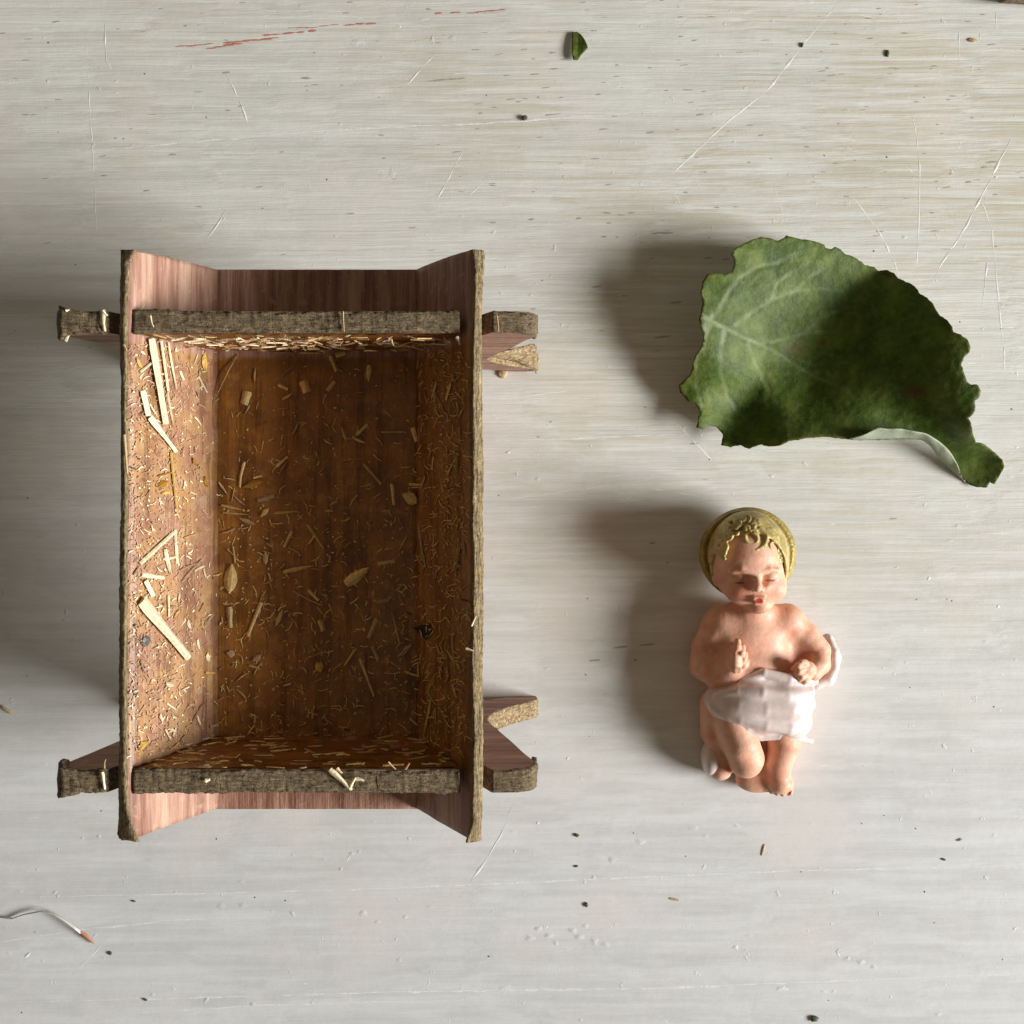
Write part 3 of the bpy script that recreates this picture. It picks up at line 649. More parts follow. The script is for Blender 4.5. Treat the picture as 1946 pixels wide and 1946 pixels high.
# ---------------------------------------------------------------- implicit sculpting for the figurine
class SDF:
    def __init__(s, lo, hi, cell):
        s.lo = np.array(lo, float); s.c = cell; s.n = np.ceil((np.array(hi)-s.lo)/cell).astype(int)+1
        s.F = np.full(s.n, 30.0, np.float32)
    def win(s, lo, hi, pad):
        a = np.clip(((np.array(lo)-pad-s.lo)/s.c).astype(int), 0, s.n-1); b = np.clip(((np.array(hi)+pad-s.lo)/s.c).astype(int)+2, 1, s.n)
        sl = tuple(slice(i, j) for i, j in zip(a, b))
        g = np.meshgrid(*[s.lo[k]+s.c*np.arange(a[k], b[k]) for k in range(3)], indexing='ij', sparse=True)
        return sl, g
    def put(s, sl, d, k, mode):
        A = s.F[sl]
        if mode == 'sub': d = -d
        if mode == 'add':
            if k <= 0: s.F[sl] = np.minimum(A, d); return
            h = np.clip(.5+.5*(A-d)/k, 0, 1); s.F[sl] = A*(1-h)+d*h-k*h*(1-h)
        elif mode == 'sub':
            # d already negated: intersect A with it
            h = np.clip(.5-.5*(A-d)/max(k, .01), 0, 1); s.F[sl] = A*(1-h)+d*h+k*h*(1-h)
    def ell(s, c, r, k=8, mode='add', rz=0.):
        c = np.array(c, float); r = np.array(r, float); R_ = max(r)
        sl, g = s.win(c-R_, c+R_, k+5)
        x, y, z = g[0]-c[0], g[1]-c[1], g[2]-c[2]
        if rz: ca, sa = math.cos(-rz), math.sin(-rz); x, y = x*ca-y*sa, x*sa+y*ca
        k0 = np.sqrt((x/r[0])**2+(y/r[1])**2+(z/r[2])**2); k1 = np.sqrt((x/r[0]**2)**2+(y/r[1]**2)**2+(z/r[2]**2)**2)+1e-9
        s.put(sl, (k0*(k0-1)/k1).astype(np.float32), k, mode)
    def cap(s, a, b, ra, rb, k=6, mode='add'):
        a = np.array(a, float); b = np.array(b, float); R_ = max(ra, rb)
        sl, g = s.win(np.minimum(a, b)-R_, np.maximum(a, b)+R_, k+5); ba = b-a; L2 = max(1e-6, ba@ba)
        h = np.clip(((g[0]-a[0])*ba[0]+(g[1]-a[1])*ba[1]+(g[2]-a[2])*ba[2])/L2, 0, 1)
        d = np.sqrt((g[0]-a[0]-h*ba[0])**2+(g[1]-a[1]-h*ba[1])**2+(g[2]-a[2]-h*ba[2])**2)-(ra+(rb-ra)*h)
        s.put(sl, d.astype(np.float32), k, mode)
    def chain(s, pts, k=5, mode='add'):
        P = np.array([p for p, _ in pts], float); Rm = max(r_ for _, r_ in pts)
        sl, g = s.win(P.min(0)-Rm, P.max(0)+Rm, k+5); D_ = None
        for (a, ra), (b, rb) in zip(pts, pts[1:]):
            a = np.array(a, float); b = np.array(b, float); ba = b-a; L2 = max(1e-6, ba@ba)
            h = np.clip(((g[0]-a[0])*ba[0]+(g[1]-a[1])*ba[1]+(g[2]-a[2])*ba[2])/L2, 0, 1)
            d = np.sqrt((g[0]-a[0]-h*ba[0])**2+(g[1]-a[1]-h*ba[1])**2+(g[2]-a[2]-h*ba[2])**2)-(ra+(rb-ra)*h)
            if D_ is None: D_ = d
            else:
                kk = min(2.0, Rm*.25); q = np.clip(.5+.5*(D_-d)/kk, 0, 1); D_ = D_*(1-q)+d*q-kk*q*(1-q)
        s.put(sl, D_.astype(np.float32), k, mode)
    def mesh(s):
        F = s.F.copy(); F[:, :, 0] = np.maximum(F[:, :, 0], 1.0)
        sg = F < 0; n = np.array(F.shape)
        cs = sg[:-1, :-1, :-1].astype(np.int8).copy()
        for dx in (0, 1):
            for dy in (0, 1):
                for dz in (0, 1):
                    if dx+dy+dz: cs += sg[dx:n[0]-1+dx, dy:n[1]-1+dy, dz:n[2]-1+dz]
        act = (cs > 0) & (cs < 8); I = np.argwhere(act); idx = -np.ones(act.shape, np.int64); idx[act] = np.arange(len(I))
        cor = np.array([(a, b, c) for a in (0, 1) for b in (0, 1) for c in (0, 1)])
        val = np.stack([F[I[:, 0]+c[0], I[:, 1]+c[1], I[:, 2]+c[2]] for c in cor], 1)
        P = np.zeros((len(I), 3)); cnt = np.zeros(len(I))
        for i in range(8):
            for j in range(i+1, 8):
                if np.abs(cor[i]-cor[j]).sum() != 1: continue
                m = (val[:, i] < 0) != (val[:, j] < 0); t = val[m, i]/(val[m, i]-val[m, j])
                P[m] += cor[i]+t[:, None]*(cor[j]-cor[i]); cnt[m] += 1
        P = (P/cnt[:, None]+I)*s.c+s.lo
        Q = []
        for ax in range(3):
            o1, o2 = (ax+1) % 3, (ax+2) % 3
            s0 = [slice(None)]*3; s1 = [slice(None)]*3; s0[ax] = slice(0, -1); s1[ax] = slice(1, None)
            ch = sg[tuple(s0)] != sg[tuple(s1)]; E = np.argwhere(ch)
            ok = (E[:, o1] > 0) & (E[:, o2] > 0) & (E[:, o1] < n[o1]-1) & (E[:, o2] < n[o2]-1); E = E[ok]
            def at(d1, d2):
                e = E.copy(); e[:, o1] -= d1; e[:, o2] -= d2; return idx[e[:, 0], e[:, 1], e[:, 2]]
            q = np.stack([at(1, 1), at(0, 1), at(0, 0), at(1, 0)], 1); inside = sg[E[:, 0], E[:, 1], E[:, 2]]
            q[~inside] = q[~inside][:, ::-1]; Q.append(q)
        return P, np.concatenate(Q)
def from_sdf(name, s, mats, parent, origin):
    P, Q = s.mesh(); P = P-np.array(origin)
    me = bpy.data.meshes.new(name); me.vertices.add(len(P)); me.vertices.foreach_set('co', (P*S).astype(np.float32).ravel())
    me.loops.add(len(Q)*4); me.loops.foreach_set('vertex_index', Q.ravel().astype(np.int32)); me.polygons.add(len(Q))
    me.polygons.foreach_set('loop_start', np.arange(0, len(Q)*4, 4, dtype=np.int32)); me.polygons.foreach_set('loop_total', np.full(len(Q), 4, np.int32))
    me.polygons.foreach_set('use_smooth', np.ones(len(Q), bool)); me.update(calc_edges=True); me.validate()
    return link(name, me, parent, mats), P+np.array(origin)

def build_figurine():
    org = W(1430, 1240, 0); org.z = 0
    root = thing('infant_figurine', 'painted figurine of a sleeping infant with golden halo and white loincloth', 'figurine', org)
    def w(px, py, h): v = W(px, py, h); return (v.x, v.y, v.z)
    lo = (265, -560, 0); hi = (640, 40, 175)
    B = SDF(lo, hi, 1.7)
    # head
    B.ell(w(1418, 1062, 82), (66, 80, 68), 4)
    B.ell(w(1436, 1108, 98), (50, 48, 46), 18)                 # lower face
    B.ell(w(1404, 1122, 112), (23, 22, 22), 12); B.ell(w(1472, 1118, 112), (20, 22, 22), 12)   # cheeks
    B.ell(w(1443, 1152, 112), (20, 14, 20), 10)                # chin
    B.ell(w(1424, 1062, 118), (48, 42, 30), 14)                # forehead
    for ex, ey in ((1407, 1101), (1464, 1097)):                # closed eyes: socket, lid, slit
        B.ell(w(ex, ey, 150), (19, 12, 13), 8, 'sub')
        B.ell(w(ex, ey-2, 131), (13, 9, 11), 5)
        B.chain([(w(ex-12, ey+2, 139), 1.3), (w(ex, ey+7, 141), 1.6), (w(ex+12, ey+2, 139), 1.3)], 1.5, 'sub')
    B.chain([(w(1392, 1085, 139), 4), (w(1410, 1082, 145), 4.5), (w(1430, 1092, 144), 4)], 7)
    B.chain([(w(1446, 1090, 144), 4), (w(1462, 1081, 144), 4.5), (w(1478, 1084, 139), 4)], 7)
    B.ell(w(1421, 1107, 150), (9, 12, 15), 8, 'sub'); B.ell(w(1453, 1104, 150), (7, 11, 14), 7, 'sub')
    B.cap(w(1438, 1092, 143), w(1440, 1117, 157), 4.5, 8, 5)  # nose
    B.ell(w(1433, 1121, 149), (5, 4.5, 5), 3); B.ell(w(1448, 1121, 149), (5, 4.5, 5), 3)
    B.ell(w(1436, 1126, 151), (2.2, 2, 3), 1, 'sub'); B.ell(w(1445, 1126, 151), (2.2, 2, 3), 1, 'sub')
    B.cap(w(1433, 1137, 140), w(1451, 1136, 140), 4, 4, 3); B.cap(w(1436, 1146, 138), w(1450, 1145, 138), 4.5, 4, 3)
    B.cap(w(1430, 1141, 144), w(1454, 1140, 144), 1.4, 1.4, 1, 'sub')
    B.ell(w(1362, 1098, 80), (8, 15, 12), 5); B.ell(w(1488, 1090, 78), (8, 14, 12), 5)      # ears
    # neck, shoulders, chest, belly
    B.ell(w(1428, 1160, 62), (42, 26, 36), 8)
    B.ell(w(1427, 1205, 52), (74, 56, 48), 16); B.ell(w(1424, 1265, 50), (84, 62, 52), 16)
    B.ell(w(1372, 1184, 54), (30, 32, 32), 22); B.ell(w(1494, 1178, 56), (28, 30, 32), 22)
    B.ell(w(1502, 1240, 34), (48, 56, 34), 12)
    # arm on the left of the picture, raised hand
    B.chain([(w(1362, 1186, 54), 24), (w(1340, 1230, 50), 25), (w(1337, 1266, 50), 26), (w(1362, 1286, 62), 21), (w(1388, 1274, 84), 15)], 18)
    B.ell(w(1396, 1250, 102), (14, 24, 19), 7, rz=.1)
    for x0, y0, x1, y1, x2, y2, h, r_ in [(1394,1240,1401,1229,1402,1219,116,7.2),(1400,1248,1409,1240,1411,1230,112,7.2),(1403,1257,1413,1252,1416,1243,106,6.8),(1404,1266,1414,1264,1418,1257,99,6.2)]:
        B.chain([(w(x0, y0, h-8), r_), (w(x1, y1, h+3), r_), (w(x2, y2, h-2), r_*.82)], 1.8)
    B.chain([(w(1388, 1264, 106), 7), (w(1397, 1273, 115), 6.4), (w(1406, 1274, 117), 5.2)], 3)
    # arm on the right, bent, hand resting on the cloth
    B.chain([(w(1502, 1182, 56), 25), (w(1533, 1208, 58), 23), (w(1555, 1236, 58), 23), (w(1557, 1262, 70), 20), (w(1544, 1280, 86), 16)], 16)
    B.ell(w(1530, 1272, 100), (19, 15, 13), 6, rz=.4)
    for x0, y0, x1, y1, x2, y2, h in [(1528,1262,1517,1264,1508,1272,110),(1529,1270,1518,1276,1511,1284,110),(1532,1278,1523,1286,1517,1294,107),(1537,1284,1530,1293,1525,1300,101)]:
        B.chain([(w(x0, y0, h-3), 6.8), (w(x1, y1, h+4), 6.4), (w(x2, y2, h-6), 5.2)], 1.6)
    B.chain([(w(1530, 1260, 108), 6.8), (w(1520, 1254, 114), 6.2), (w(1511, 1257, 114), 5)], 3)
    B.ell(w(1369, 1228, 112), (17, 26, 26), 12, 'sub'); B.ell(w(1512, 1226, 112), (17, 28, 28), 12, 'sub')
    # legs
    B.ell(w(1425, 1335, 48), (88, 52, 46), 12)
    B.chain([(w(1365, 1345, 48), 34), (w(1360, 1390, 42), 28), (w(1372, 1440, 32), 18)], 8)
    B.chain([(w(1392, 1365, 66), 36), (w(1408, 1415, 74), 34), (w(1418, 1440, 64), 33)], 8)
    B.ell(w(1416, 1452, 52), (28, 25, 36), 6)
    B.chain([(w(1484, 1370, 60), 36), (w(1490, 1410, 58), 30), (w(1480, 1448, 46), 25), (w(1480, 1474, 38), 21)], 8)
    B.ell(w(1482, 1488, 34), (25, 20, 26), 6)
    for x, y, r_, h in [(1500,1503,7.5,34),(1488,1506,6.5,36),(1477,1505,6,35),(1467,1502,5.6,33),(1459,1497,5,30)]:
        B.cap(w(x, y-10, h-2), w(x, y+2, h+4), r_, r_*.95, 1.2)
    B.cap(w(1500, 1500, 42), w(1500, 1507, 42), 2.6, 2.6, 1, 'sub')
    B.ell(w(1368, 1462, 26), (22, 20, 26), 5)                   # other foot
    B.ell(w(1440, 1480, 20), (42, 26, 22), 8); B.ell(w(1432, 1400, 22), (70, 80, 24), 8)
    body, P = from_sdf('body', B, [M['skin']], root, org)
    # painted lips, brows and blush as a colour attribute
    col = np.ones((len(P), 4), np.float32)
    def paint(px, py, h, rx, ry, c, soft=1.5):
        q = w(px, py, h); d = np.sqrt(((P[:, 0]-q[0])/rx)**2+((P[:, 1]-q[1])/ry)**2); a = np.clip((1-d)*soft, 0, 1)*(P[:, 2] > h-35)
        col[:, :3] = col[:, :3]*(1-a[:, None])+np.array(c)*a[:, None]
    paint(1402, 1124, 120, 24, 22, (1.05, .80, .75), 1); paint(1474, 1118, 120, 18, 20, (1.05, .80, .75), 1)
    paint(1443, 1142, 142, 7.5, 6, (.62, .07, .08), 3)
    for ex, ey in ((1407, 1108), (1464, 1103)): paint(ex, ey, 140, 12, 2.6, (.42, .25, .18), 2)
    for ex, ey in ((1408, 1085), (1466, 1080)): paint(ex, ey, 142, 17, 3, (.80, .60, .50), 1.5)
    me = body.data; at = me.color_attributes.new('paint', 'FLOAT_COLOR', 'POINT')
    if len(me.vertices) == len(P): at.data.foreach_set('color', col.ravel())
    else: at.data.foreach_set('color', np.ones(len(me.vertices)*4, np.float32))
    # hair
    Hs = SDF(lo, hi, 1.7)
    Hs.ell(w(1422, 1060, 81), (73, 86, 72), 0)
    Hs.ell(w(1431, 1104, 130), (63, 84, 150), 4, 'sub')
    Hs.ell(w(1400, 1098, 130), (44, 72, 150), 4, 'sub')
    def onhead(px, py, off=0):                                  # a point on the skull cap under this pixel
        x = (px-1421)/77; y = (py-1062)/90; return w(px, py, 81+76*math.sqrt(max(.03, 1-x*x-y*y))+off)
    rs = random.Random(4)
    for q in range(46):                                          # small moulded curls
        a = rs.uniform(-3.05, .25); rr_ = rs.uniform(.70, .97); px = 1422+math.cos(a)*rr_*66; py = 1064+math.sin(a)*rr_*82
        a0 = rs.uniform(0, 6.3); L_ = rs.uniform(2.2, 4.2); sz = rs.uniform(4.5, 8)
        Hs.chain([(onhead(px+(sz-.9*u)*math.cos(a0+u), py+(sz-.9*u)*math.sin(a0+u), -.5), 2.7) for u in np.linspace(0, L_, 7)], 2)
    t = np.linspace(0, 4.6, 12)                                  # forelock curl
    Hs.chain([(w(1430+(14-1.2*q)*math.cos(q+2.9), 1022-(14-1.0*q)*math.sin(q+2.9), 143), 4.0) for q in t], 1.5)
    Hs.chain([(w(1444, 1006, 134), 5), (w(1457, 1020, 140), 4.8), (w(1453, 1036, 145), 4.2), (w(1438, 1045, 148), 3.2), (w(1416, 1048, 147), 2)], 3)
    Hs.chain([(w(1466, 1008, 126), 5), (w(1476, 1020, 128), 4.5), (w(1474, 1030, 131), 3)], 4)
    Hs.chain([(w(1481, 1024, 118), 5), (w(1489, 1050, 106), 5.5), (w(1492, 1078, 96), 5), (w(1491, 1104, 88), 4)], 5)
    Hs.chain([(w(1360, 1040, 108), 5), (w(1354, 1066, 98), 5), (w(1355, 1090, 88), 4)], 6)
    from_sdf('hair', Hs, [M['hair']], root, org)
    # halo plate
    G = SDF(lo, hi, 1.7)
    G.ell(w(1421, 1052, 50), (90, 86, 28), 0)
    G.ell(w(1421, 1054, 96), (81, 77, 44), 2, 'sub')
    G.chain([(w(1421+84*math.cos(a), 1052+80*math.sin(a), 62), 4.0) for a in np.linspace(2.75, 6.65, 40)], 3)
    from_sdf('halo', G, [M['gold']], root, org)
    # cloth
    L = SDF(lo, hi, 1.7)
    L.ell(w(1438, 1332, 58), (98, 50, 56), 0); L.ell(w(1484, 1330, 64), (58, 56, 54), 18); L.ell(w(1424, 1340, 66), (72, 38, 50), 16); L.ell(w(1432, 1306, 74), (44, 28, 38), 14)
    L.ell(w(1502, 1376, 66), (36, 28, 36), 14); L.ell(w(1448, 1376, 80), (38, 20, 26), 12)
    for pts in [[(1546,1294,92,9),(1500,1290,108,9),(1452,1278,108,8),(1412,1290,98,7)],[(1540,1314,98,8),(1496,1322,114,9),(1450,1316,117,8),(1402,1312,106,7),(1362,1322,92,6)],
                [(1540,1340,94,8),(1502,1352,112,10),(1456,1348,118,9),(1405,1340,110,7),(1352,1334,88,6)],[(1532,1372,84,9),(1500,1384,104,11),(1456,1378,110,9),(1408,1366,106,7),(1356,1346,88,6)],
                [(1352,1336,84,6),(1384,1366,96,6),(1418,1386,100,6),(1446,1402,86,6),(1480,1400,88,6),(1508,1402,80,6),(1540,1408,58,6)]]:
        L.chain([(w(x, y, h-5), r_) for x, y, h, r_ in pts], 9)
    L.chain([(w(1576, 1212, 58), 5), (w(1586, 1238, 62), 8), (w(1585, 1268, 62), 9), (w(1573, 1292, 60), 10), (w(1552, 1302, 64), 9)], 7)
    L.chain([(w(1572, 1216, 28), 12), (w(1580, 1250, 28), 18), (w(1568, 1286, 28), 20)], 10)
    L.ell(w(1350, 1440, 30), (17, 33, 27), 5)                    # end of the cloth behind the leg
    from_sdf('loincloth', L, [M['cloth']], root, org)
build_figurine()

# ---------------------------------------------------------------- the big torn leaf
def zc(l): return [(1270+x*.3468, 420+y*.3468) for x, y in l]
def tps(ctrl):
    P = np.array([(c[0], c[1]) for c in ctrl], float)/300; v = np.array([c[2] for c in ctrl], float)
    def U(r2): return np.where(r2 > 1e-12, r2*np.log(r2+1e-12), 0)
    n = len(P); d2 = ((P[:, None]-P[None])**2).sum(-1)
    A = np.zeros((n+3, n+3)); A[:n, :n] = U(d2)+np.eye(n)*.004; A[:n, n] = 1; A[:n, n+1:] = P; A[n:, :n] = A[:n, n:].T
    sol = np.linalg.solve(A, np.concatenate([v, np.zeros(3)]))
    def f(x, y):
        q = np.array([x, y])/300; return float(U(((P-q)**2).sum(1))@sol[:n]+sol[n]+sol[n+1:]@q)
    return f
def seg_dist(p, poly):
    b = 1e9
    for (x0, y0), (x1, y1) in zip(poly, poly[1:]):
        dx, dy = x1-x0, y1-y0; t = max(0, min(1, ((p[0]-x0)*dx+(p[1]-y0)*dy)/(dx*dx+dy*dy+1e-9))); b = min(b, math.hypot(p[0]-x0-t*dx, p[1]-y0-t*dy))
    return b
def leaf_thing(name, label, outline, Hf, step, veins, browns, flap=None, cat='leaf', wob=1.5):
    pts = []
    for i, a in enumerate(outline):                               # densify and roughen the edge
        b = outline[(i+1) % len(outline)]; k = max(1, int(math.hypot(b[0]-a[0], b[1]-a[1])/step))
        for q in range(k):
            t = q/k; x = a[0]+(b[0]-a[0])*t; y = a[1]+(b[1]-a[1])*t
            pts.append((x+wob*(.6*noise.noise(Vector((x*.12, y*.12, 1)))+.9*noise.noise(Vector((x*.3, y*.3, 1)))), y+wob*(.6*noise.noise(Vector((x*.12, y*.12, 5)))+.9*noise.noise(Vector((x*.3, y*.3, 5))))))
    nb = len(pts); xs = [p[0] for p in pts]; ys = [p[1] for p in pts]
    from mathutils.geometry import delaunay_2d_cdt
    inner = []
    y = min(ys)
    rowi = 0
    while y < max(ys):
        x = min(xs)+(rowi % 2)*step*.5
        while x < max(xs):
            inner.append((x+random.uniform(-.2, .2)*step, y+random.uniform(-.2, .2)*step)); x += step
        y += step*.87; rowi += 1
    A = np.array(pts); B_ = np.roll(A, -1, 0); keep = []
    for p in inner:                                               # inside and not hugging the edge
        c = ((A[:, 1] > p[1]) != (B_[:, 1] > p[1])) & (p[0] < (B_[:, 0]-A[:, 0])*(p[1]-A[:, 1])/(B_[:, 1]-A[:, 1]+1e-9)+A[:, 0])
        if c.sum() % 2 and ((A-np.array(p))**2).sum(1).min() > (step*.6)**2: keep.append(p)
    allp = [Vector(p) for p in pts+keep]
    vo, eo, fo, ov, oe, of = delaunay_2d_cdt(allp, [(i, (i+1) % nb) for i in range(nb)], [list(range(nb))], 1, 1e-4)
    V, vein, brown = [], [], []
    def add(px, py, h):
        p = (px, py); d = min([seg_dist(p, v)-(1.6-1.2*min(1, 0)) for v in veins] or [99])
        vv = max(0, min(1, 1.25-d/(1.7+2.6*math.exp(-math.hypot(px-1345, py-610)/130))))*(.55+.6*noise.noise(Vector((px*.05, py*.05, 2))))*max(.15, math.exp(-math.hypot(px-1345, py-610)/260))*1.35; vv = max(0, min(1, vv)); V.append(W(px, py, max(2.0, h+(1.0 if vv > 0 else 0)*-vv*1.2)))
        vein.append(vv); brown.append(max([0]+[min(1, max(0, 1.3-math.hypot((px-bx)/rx, (py-by)/ry)))*s for bx, by, rx, ry, s in browns]))
    for v in vo:
        add(v.x, v.y, Hf(v.x, v.y)+1.6*noise.noise(Vector((v.x*.03, v.y*.03, 0)))+.8*noise.noise(Vector((v.x*.09, v.y*.09, 3))))
    F = [tuple(f)[::-1] for f in fo]
    # edge browning
    for i, v in enumerate(vo):
        d = seg_dist((v.x, v.y), pts[:1]+pts[1:]) if False else math.sqrt(((A-np.array((v.x, v.y)))**2).sum(1).min())
        e = max(0, 1-d/5)*(.25+.9*max(0, noise.noise(Vector((v.x*.02, v.y*.02, 9))))); brown[i] = max(brown[i], e)
    if flap:                                                      # free edge curled up: its underside shows
        base, crest = flap; n = 30; rows = 6
        def along(pl, t):
            L = [math.hypot(b[0]-a[0], b[1]-a[1]) for a, b in zip(pl, pl[1:])]; q = t*sum(L)
            for l_, a, b in zip(L, pl, pl[1:]):
                if q <= l_: s = q/l_; return (a[0]+(b[0]-a[0])*s, a[1]+(b[1]-a[1])*s)
                q -= l_
            return pl[-1]
        n0 = len(V)
        for i in range(n+1):
            t = i/n; b_ = along(base, t); c_ = along(crest, t)
            for j in range(rows+1):
                s = j/rows; x = b_[0]+(c_[0]-b_[0])*s; y_ = b_[1]+(c_[1]-b_[1])*s
                h0 = Hf(b_[0], b_[1]); e = math.sin(math.pi*t)**.4
                add(x, y_+math.sin(s*3)*0, h0+(42*e)*s**.8+2*math.sin(x*.2)*s)
        for i in range(n):
            for j in range(rows):
                a = n0+i*(rows+1)+j; F.append((a, a+rows+1, a+rows+2, a+1))
    org = sum(V, Vector())/len(V); org.z = 0
    o = mk(name, V, F, [M['leaf'], M['under']], None, True, org)
    me = o.data
    for nm, arr in (('vein', vein), ('brown', brown)):
        at = me.attributes.new(nm, 'FLOAT', 'POINT'); at.data.foreach_set('value', arr)
    # make every face look up, then give the sheet its thickness with a pale underside
    bm = bmesh.new(); bm.from_mesh(me)
    nf = len(bm.faces)
    bm.faces.ensure_lookup_table()
    for i, f in enumerate(bm.faces):
        isflap = flap and i >= nf-180
        if not isflap and f.normal.z < 0: f.normal_flip()
    if flap:
        for f in list(bm.faces)[nf-180:]:
            if f.normal.y > 0: f.normal_flip()
            f.material_index = 1
    bm.to_mesh(me); bm.free()
    md = o.modifiers.new('thickness', 'SOLIDIFY'); md.thickness = 1.8*S; md.offset = -1; md.material_offset = 1; md.material_offset_rim = 0
    tag(o, label, cat)
    return o
OUT = zc([(540,90),(560,95),(600,110),(640,92),(650,80),(700,94),(760,103),(820,116),(855,130),(862,146),(895,155),(915,142),(945,155),(970,180),(1010,193),(1060,225),(1080,242),(1130,252),(1150,275),(1200,268),(1235,285),(1257,312),(1290,325),(1330,343),(1362,370),(1382,402),(1420,420),(1450,455),(1470,490),(1490,520),(1530,545),(1555,580),(1565,608),(1600,620),(1640,650),(1657,690),(1650,720),(1620,750),(1605,790),(1620,830),(1638,882),(1660,895),(1700,900),(1712,930),(1705,968),(1680,985),(1685,1020),(1670,1062),(1643,1080),(1660,1110),(1667,1160),(1685,1215),(1730,1225),(1780,1265),(1830,1310),(1843,1345),(1825,1380),(1800,1420),(1785,1445),(1762,1430),(1745,1462),(1700,1460),(1650,1445),(1610,1415),(1560,1372),(1520,1335),(1480,1290),(1440,1230),(1400,1200),(1350,1192),(1250,1196),(1150,1200),(1050,1200),(960,1192),(860,1180),(750,1190),(660,1205),(610,1230),(550,1232),(500,1225),(440,1246),(395,1228),(340,1238),(288,1225),(302,1170),(270,1130),(225,1114),(190,1142),(154,1130),(165,1085),(175,1050),(150,1000),(110,990),(65,940),(58,900),(90,870),(122,840),(135,780),(150,735),(185,685),(195,620),(180,580),(168,540),(180,500),(190,440),(178,390),(190,330),(215,290),(270,284),(310,296),(350,272),(366,225),(348,180),(370,145),(420,120),(460,103),(500,90)])
CT = [(1330,600,100),(1335,530,104),(1400,480,98),(1300,720,50),(1310,650,92),(1290,740,36),(1330,800,44),(1480,455,78),(1600,490,46),(1680,520,34),
      (1400,600,76),(1500,560,50),(1600,590,22),(1380,700,58),(1440,660,36),(1500,660,16),(1560,640,14),(1640,580,24),(1440,735,14),(1400,780,10),(1400,850,38),(1375,835,30),(1440,848,58),(1500,845,82),(1600,838,84),(1700,838,62),(1480,795,46),(1460,740,20),(1540,740,16),(1600,700,30),(1580,795,62),
      (1700,560,56),(1760,600,100),(1680,680,62),(1800,650,126),(1842,700,136),(1780,760,104),(1860,760,130),(1700,780,66),(1850,820,112),(1790,850,38),(1820,880,12),(1870,870,30),(1905,890,34),(1850,925,8)]
VN = [zc(v) for v in [[(190,520),(240,555),(320,590),(420,640),(500,672),(570,705),(700,790),(800,850),(960,920)],[(230,540),(280,490),(340,380),(400,310),(480,255),(600,230),(700,180)],
      [(370,570),(460,500),(570,430),(700,385),(850,370),(960,385)],[(520,670),(640,650),(750,615),(900,605)],[(310,600),(290,700),(290,830),(330,960),(370,1040)],[(440,680),(480,780),(530,880),(600,1000)],
      [(215,560),(185,650),(158,760),(158,900),(190,1020)],[(240,550),(205,640),(195,700)],[(700,385),(790,300),(860,260)],[(750,615),(830,540),(960,480)],[(570,430),(600,340),(680,280)]]]
BR = [(1565,650,8,7,1),(1740,745,24,14,.9),(1515,665,26,16,.5),(1640,590,12,10,.4),(1690,520,16,8,.5),(1385,480,5,20,.5),(1345,520,6,14,.7),(1820,740,10,10,.4),(1850,790,10,14,.5)]
FL = (zc([(1000,1200),(1100,1201),(1200,1198),(1300,1194),(1390,1200),(1435,1232),(1470,1285),(1520,1338),(1570,1385),(1625,1430)]), zc([(990,1196),(1080,1172),(1150,1134),(1200,1142),(1270,1140),(1340,1155),(1410,1166),(1480,1205),(1550,1270),(1585,1340),(1600,1400)]))
leaf_thing('torn_leaf', 'large torn dark green leaf, curled up, above the infant figurine', OUT, tps(CT), 4.2, VN, BR, FL)
leaf_thing('leaf_fragment', 'tiny dark green leaf fragment near the top edge of the board', [(1088,61),(1096,60),(1105,66),(1112,76),(1117,90),(1112,96),(1104,105),(1098,114),(1090,113),(1087,100),(1087,80)],
           lambda x, y: 4+.25*abs(x-1098)+.06*(y-60), 2.5, [], [(1094,66,6,5,.7)], None, 'leaf', .5)

# ---------------------------------------------------------------- small things lying about
def crumb(px, py, rx, ry, ang, mat, name, label, cat='crumb', h=2.0, group=None):
    bm = bmesh.new(); bmesh.ops.create_icosphere(bm, subdivisions=2, radius=1)
    for v in bm.verts:
        k = 1+.35*noise.noise(v.co*1.7+Vector((px, py, 0))); x, y, z = v.co*k
        x *= rx; y *= ry; z *= h; ca, sa = math.cos(-ang), math.sin(-ang); v.co = Vector((x*ca-y*sa, x*sa+y*ca, z+h*.8))*S
    me = bpy.data.meshes.new(name); bm.to_mesh(me); bm.free()
    o = link(name, me, None, [M[mat]]); o.location = W(px, py, 0)*S; tag(o, label, cat, group); return o
crumb(997, 225, 6, 5, 0, 'pit', 'seed', 'round black seed left of centre, above the leaf and crib', 'seed', 4)
crumb(956, 709, 8, 10, .2, 'tan', 'wood_chip', 'diamond shaped tan chip just below the crib\'s upper right foot', 'wood chip', 3)
crumb(1096, 1587, 4.5, 3.5, .2, 'green', 'leaf_crumb', 'tiny green crumb below the crib\'s lower right foot', 'crumb')
crumb(1547, 1935, 8, 5.5, -.3, 'green', 'leaf_crumb', 'dark green crumb at the bottom edge of the board, right of centre', 'crumb', 3)
crumb(1114, 1719, 3.2, 5, 0, 'pit', 'crumb', 'small squarish black crumb midway below crib and figurine', 'crumb')
crumb(1686, 102, 3.5, 7, 0, 'green', 'leaf_crumb', 'upright dark green crumb on the board above the big leaf', 'crumb')
crumb(1524, 86, 2.6, 5, .1, 'pit', 'crumb', 'small dark upright speck between leaf fragment and big leaf, near the top', 'crumb')
crumb(210, 1811, 3.5, 3.5, 0, 'pit', 'crumb', 'black crumb just right of and below the pale husk', 'crumb')
crumb(254, 1712, 4.5, 1.8, .1, 'pit', 'crumb', 'thin black crumb right of and above the pale husk', 'crumb', 1.2)
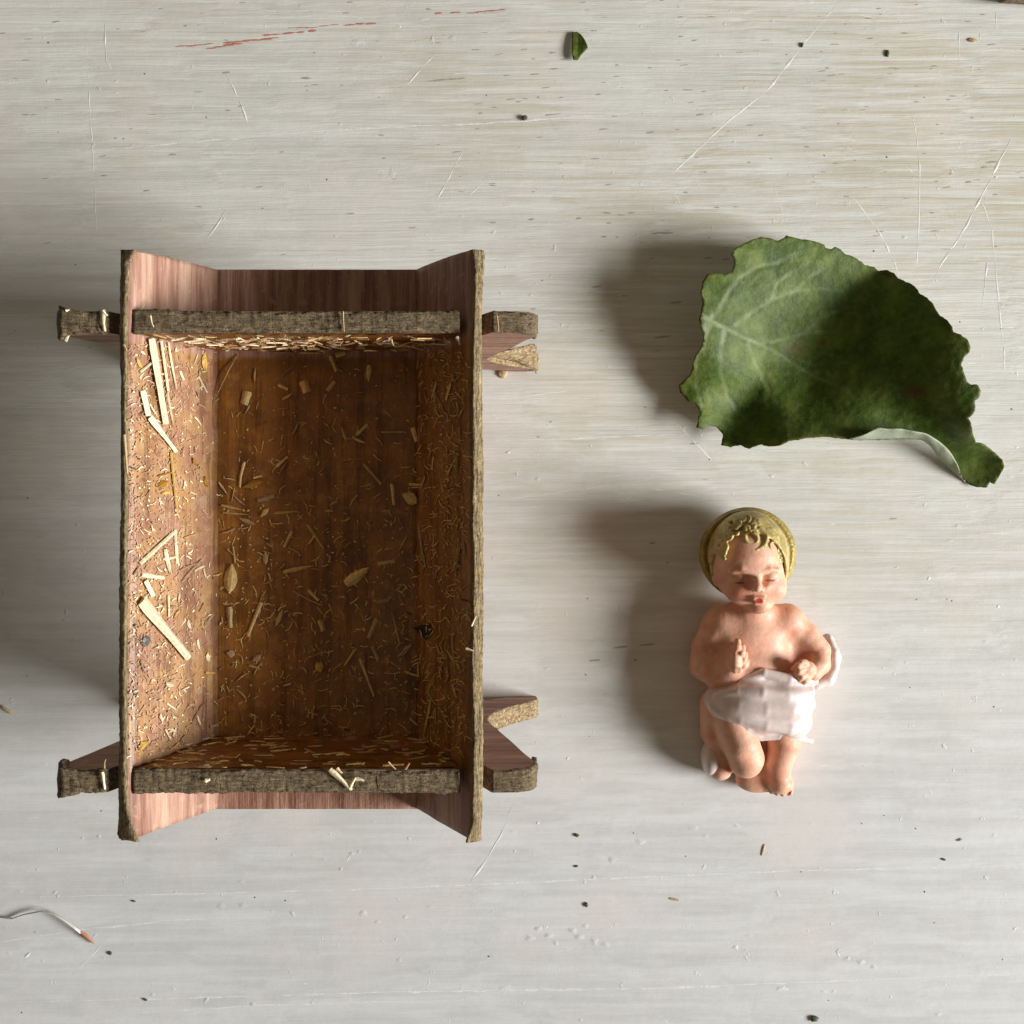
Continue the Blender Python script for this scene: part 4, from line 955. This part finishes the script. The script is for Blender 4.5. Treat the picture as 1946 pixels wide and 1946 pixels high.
crumb(277, 1899, 4, 2.5, .4, 'pit', 'crumb', 'black crumb near the bottom left corner of the board', 'crumb')
crumb(1793, 1633, 4.5, 2, .2, 'pit', 'crumb', 'thin dark crumb right of and below the figurine', 'crumb', 1.3)
crumb(1824, 1596, 6, 2, -.35, 'grey', 'crumb', 'slanting grey sliver furthest right below the figurine', 'crumb', 1.3)
crumb(1095, 1646, 4, 2, -.3, 'pit', 'crumb', 'dark flat crumb straight below the tiny green crumb', 'crumb', 1.3)
crumb(1848, 77, 8, 4, .1, 'tan', 'crumb', 'brown crumb near the top right corner of the board', 'crumb', 2)
crumb(1450, 1615, 2, 12, .25, 'tan', 'straw_fibre', 'short tan fibre lying below the figurine\'s feet', 'straw', 1)
crumb(1282, 1709, 11, 2.5, .2, 'tan', 'straw_fibre', 'pale tan sliver below and left of the figurine', 'straw', 1)
crumb(14, 1349, 15, 3.2, .62, 'tan', 'splinter', 'thin brown splinter at the left edge beside the crib', 'splinter', 3)
# bark scrap poking in at the top right corner
V = []; F = []; NR = 18
for i in range(NR):
    t = i/(NR-1); c = Vector((920+140*t, 967+4*math.sin(t*5), 24))
    for j in range(10):
        a = 2*math.pi*j/10; r = (.25+math.sin(math.pi*min(1, t*.9+.08))**.5)*(10+3*fn((t*90, j*9, 3), .11)); V.append(c+Vector((0, r*math.cos(a), 22*math.sin(a)*(.3+math.sin(math.pi*min(1, t*.9+.08))**.5))))
    if i:
        for j in range(10): a = (i-1)*10; F.append((a+j, a+10+j, a+10+(j+1) % 10, a+(j+1) % 10))
F.append(tuple(range(10))); F.append(tuple(range((NR-1)*10, NR*10))[::-1])
o = mk('bark_scrap', V, F, [M['bark_x']], None, True, (980, 985, 0)); tag(o, 'brown bark scrap just poking in at the top right corner', 'bark')
# pale husk, lower left
hk = thing('seed_husk', 'pale papery husk with brown pointed tip near the lower left corner', 'husk', W(80, 1740, 0))
ho = W(80, 1740, 0)
up = [(0,1740,3),(24,1744,3),(48,1736,5),(80,1730,7),(104,1735,8),(124,1747,9),(143,1760,9),(156,1771,9)]
dn = [(0,1742,4),(24,1746,3),(48,1738,5),(80,1732,8),(104,1738,9),(122,1750,10),(138,1763,9),(152,1774,7)]
rows = []
for (a, b) in zip(up, dn):
    A_, B_ = W(*a), W(*b); r = []
    for j in range(7):
        t = j/6; p = A_.lerp(B_, t); p.z += 5*math.sin(math.pi*t); r.append(p-ho)
    rows.append(r)
V = [p for r in rows for p in r]; F = [(j*7+i, j*7+i+1, j*7+i+8, j*7+i+7) for j in range(len(rows)-1) for i in range(6)]
o = mk('husk_body', V, F, [M['petal']], hk, True); md = o.modifiers.new('thickness', 'SOLIDIFY'); md.thickness = 1.5*S
V, F = chip_mesh(W(154, 1771, 9)-ho, W(179, 1793, 3)-ho, Vector((0,0,1)), Vector((0,0,1)), 10, .3, 0, 3, 'spike')
mk('husk_tip', V, F, [M['tip']], hk, False)
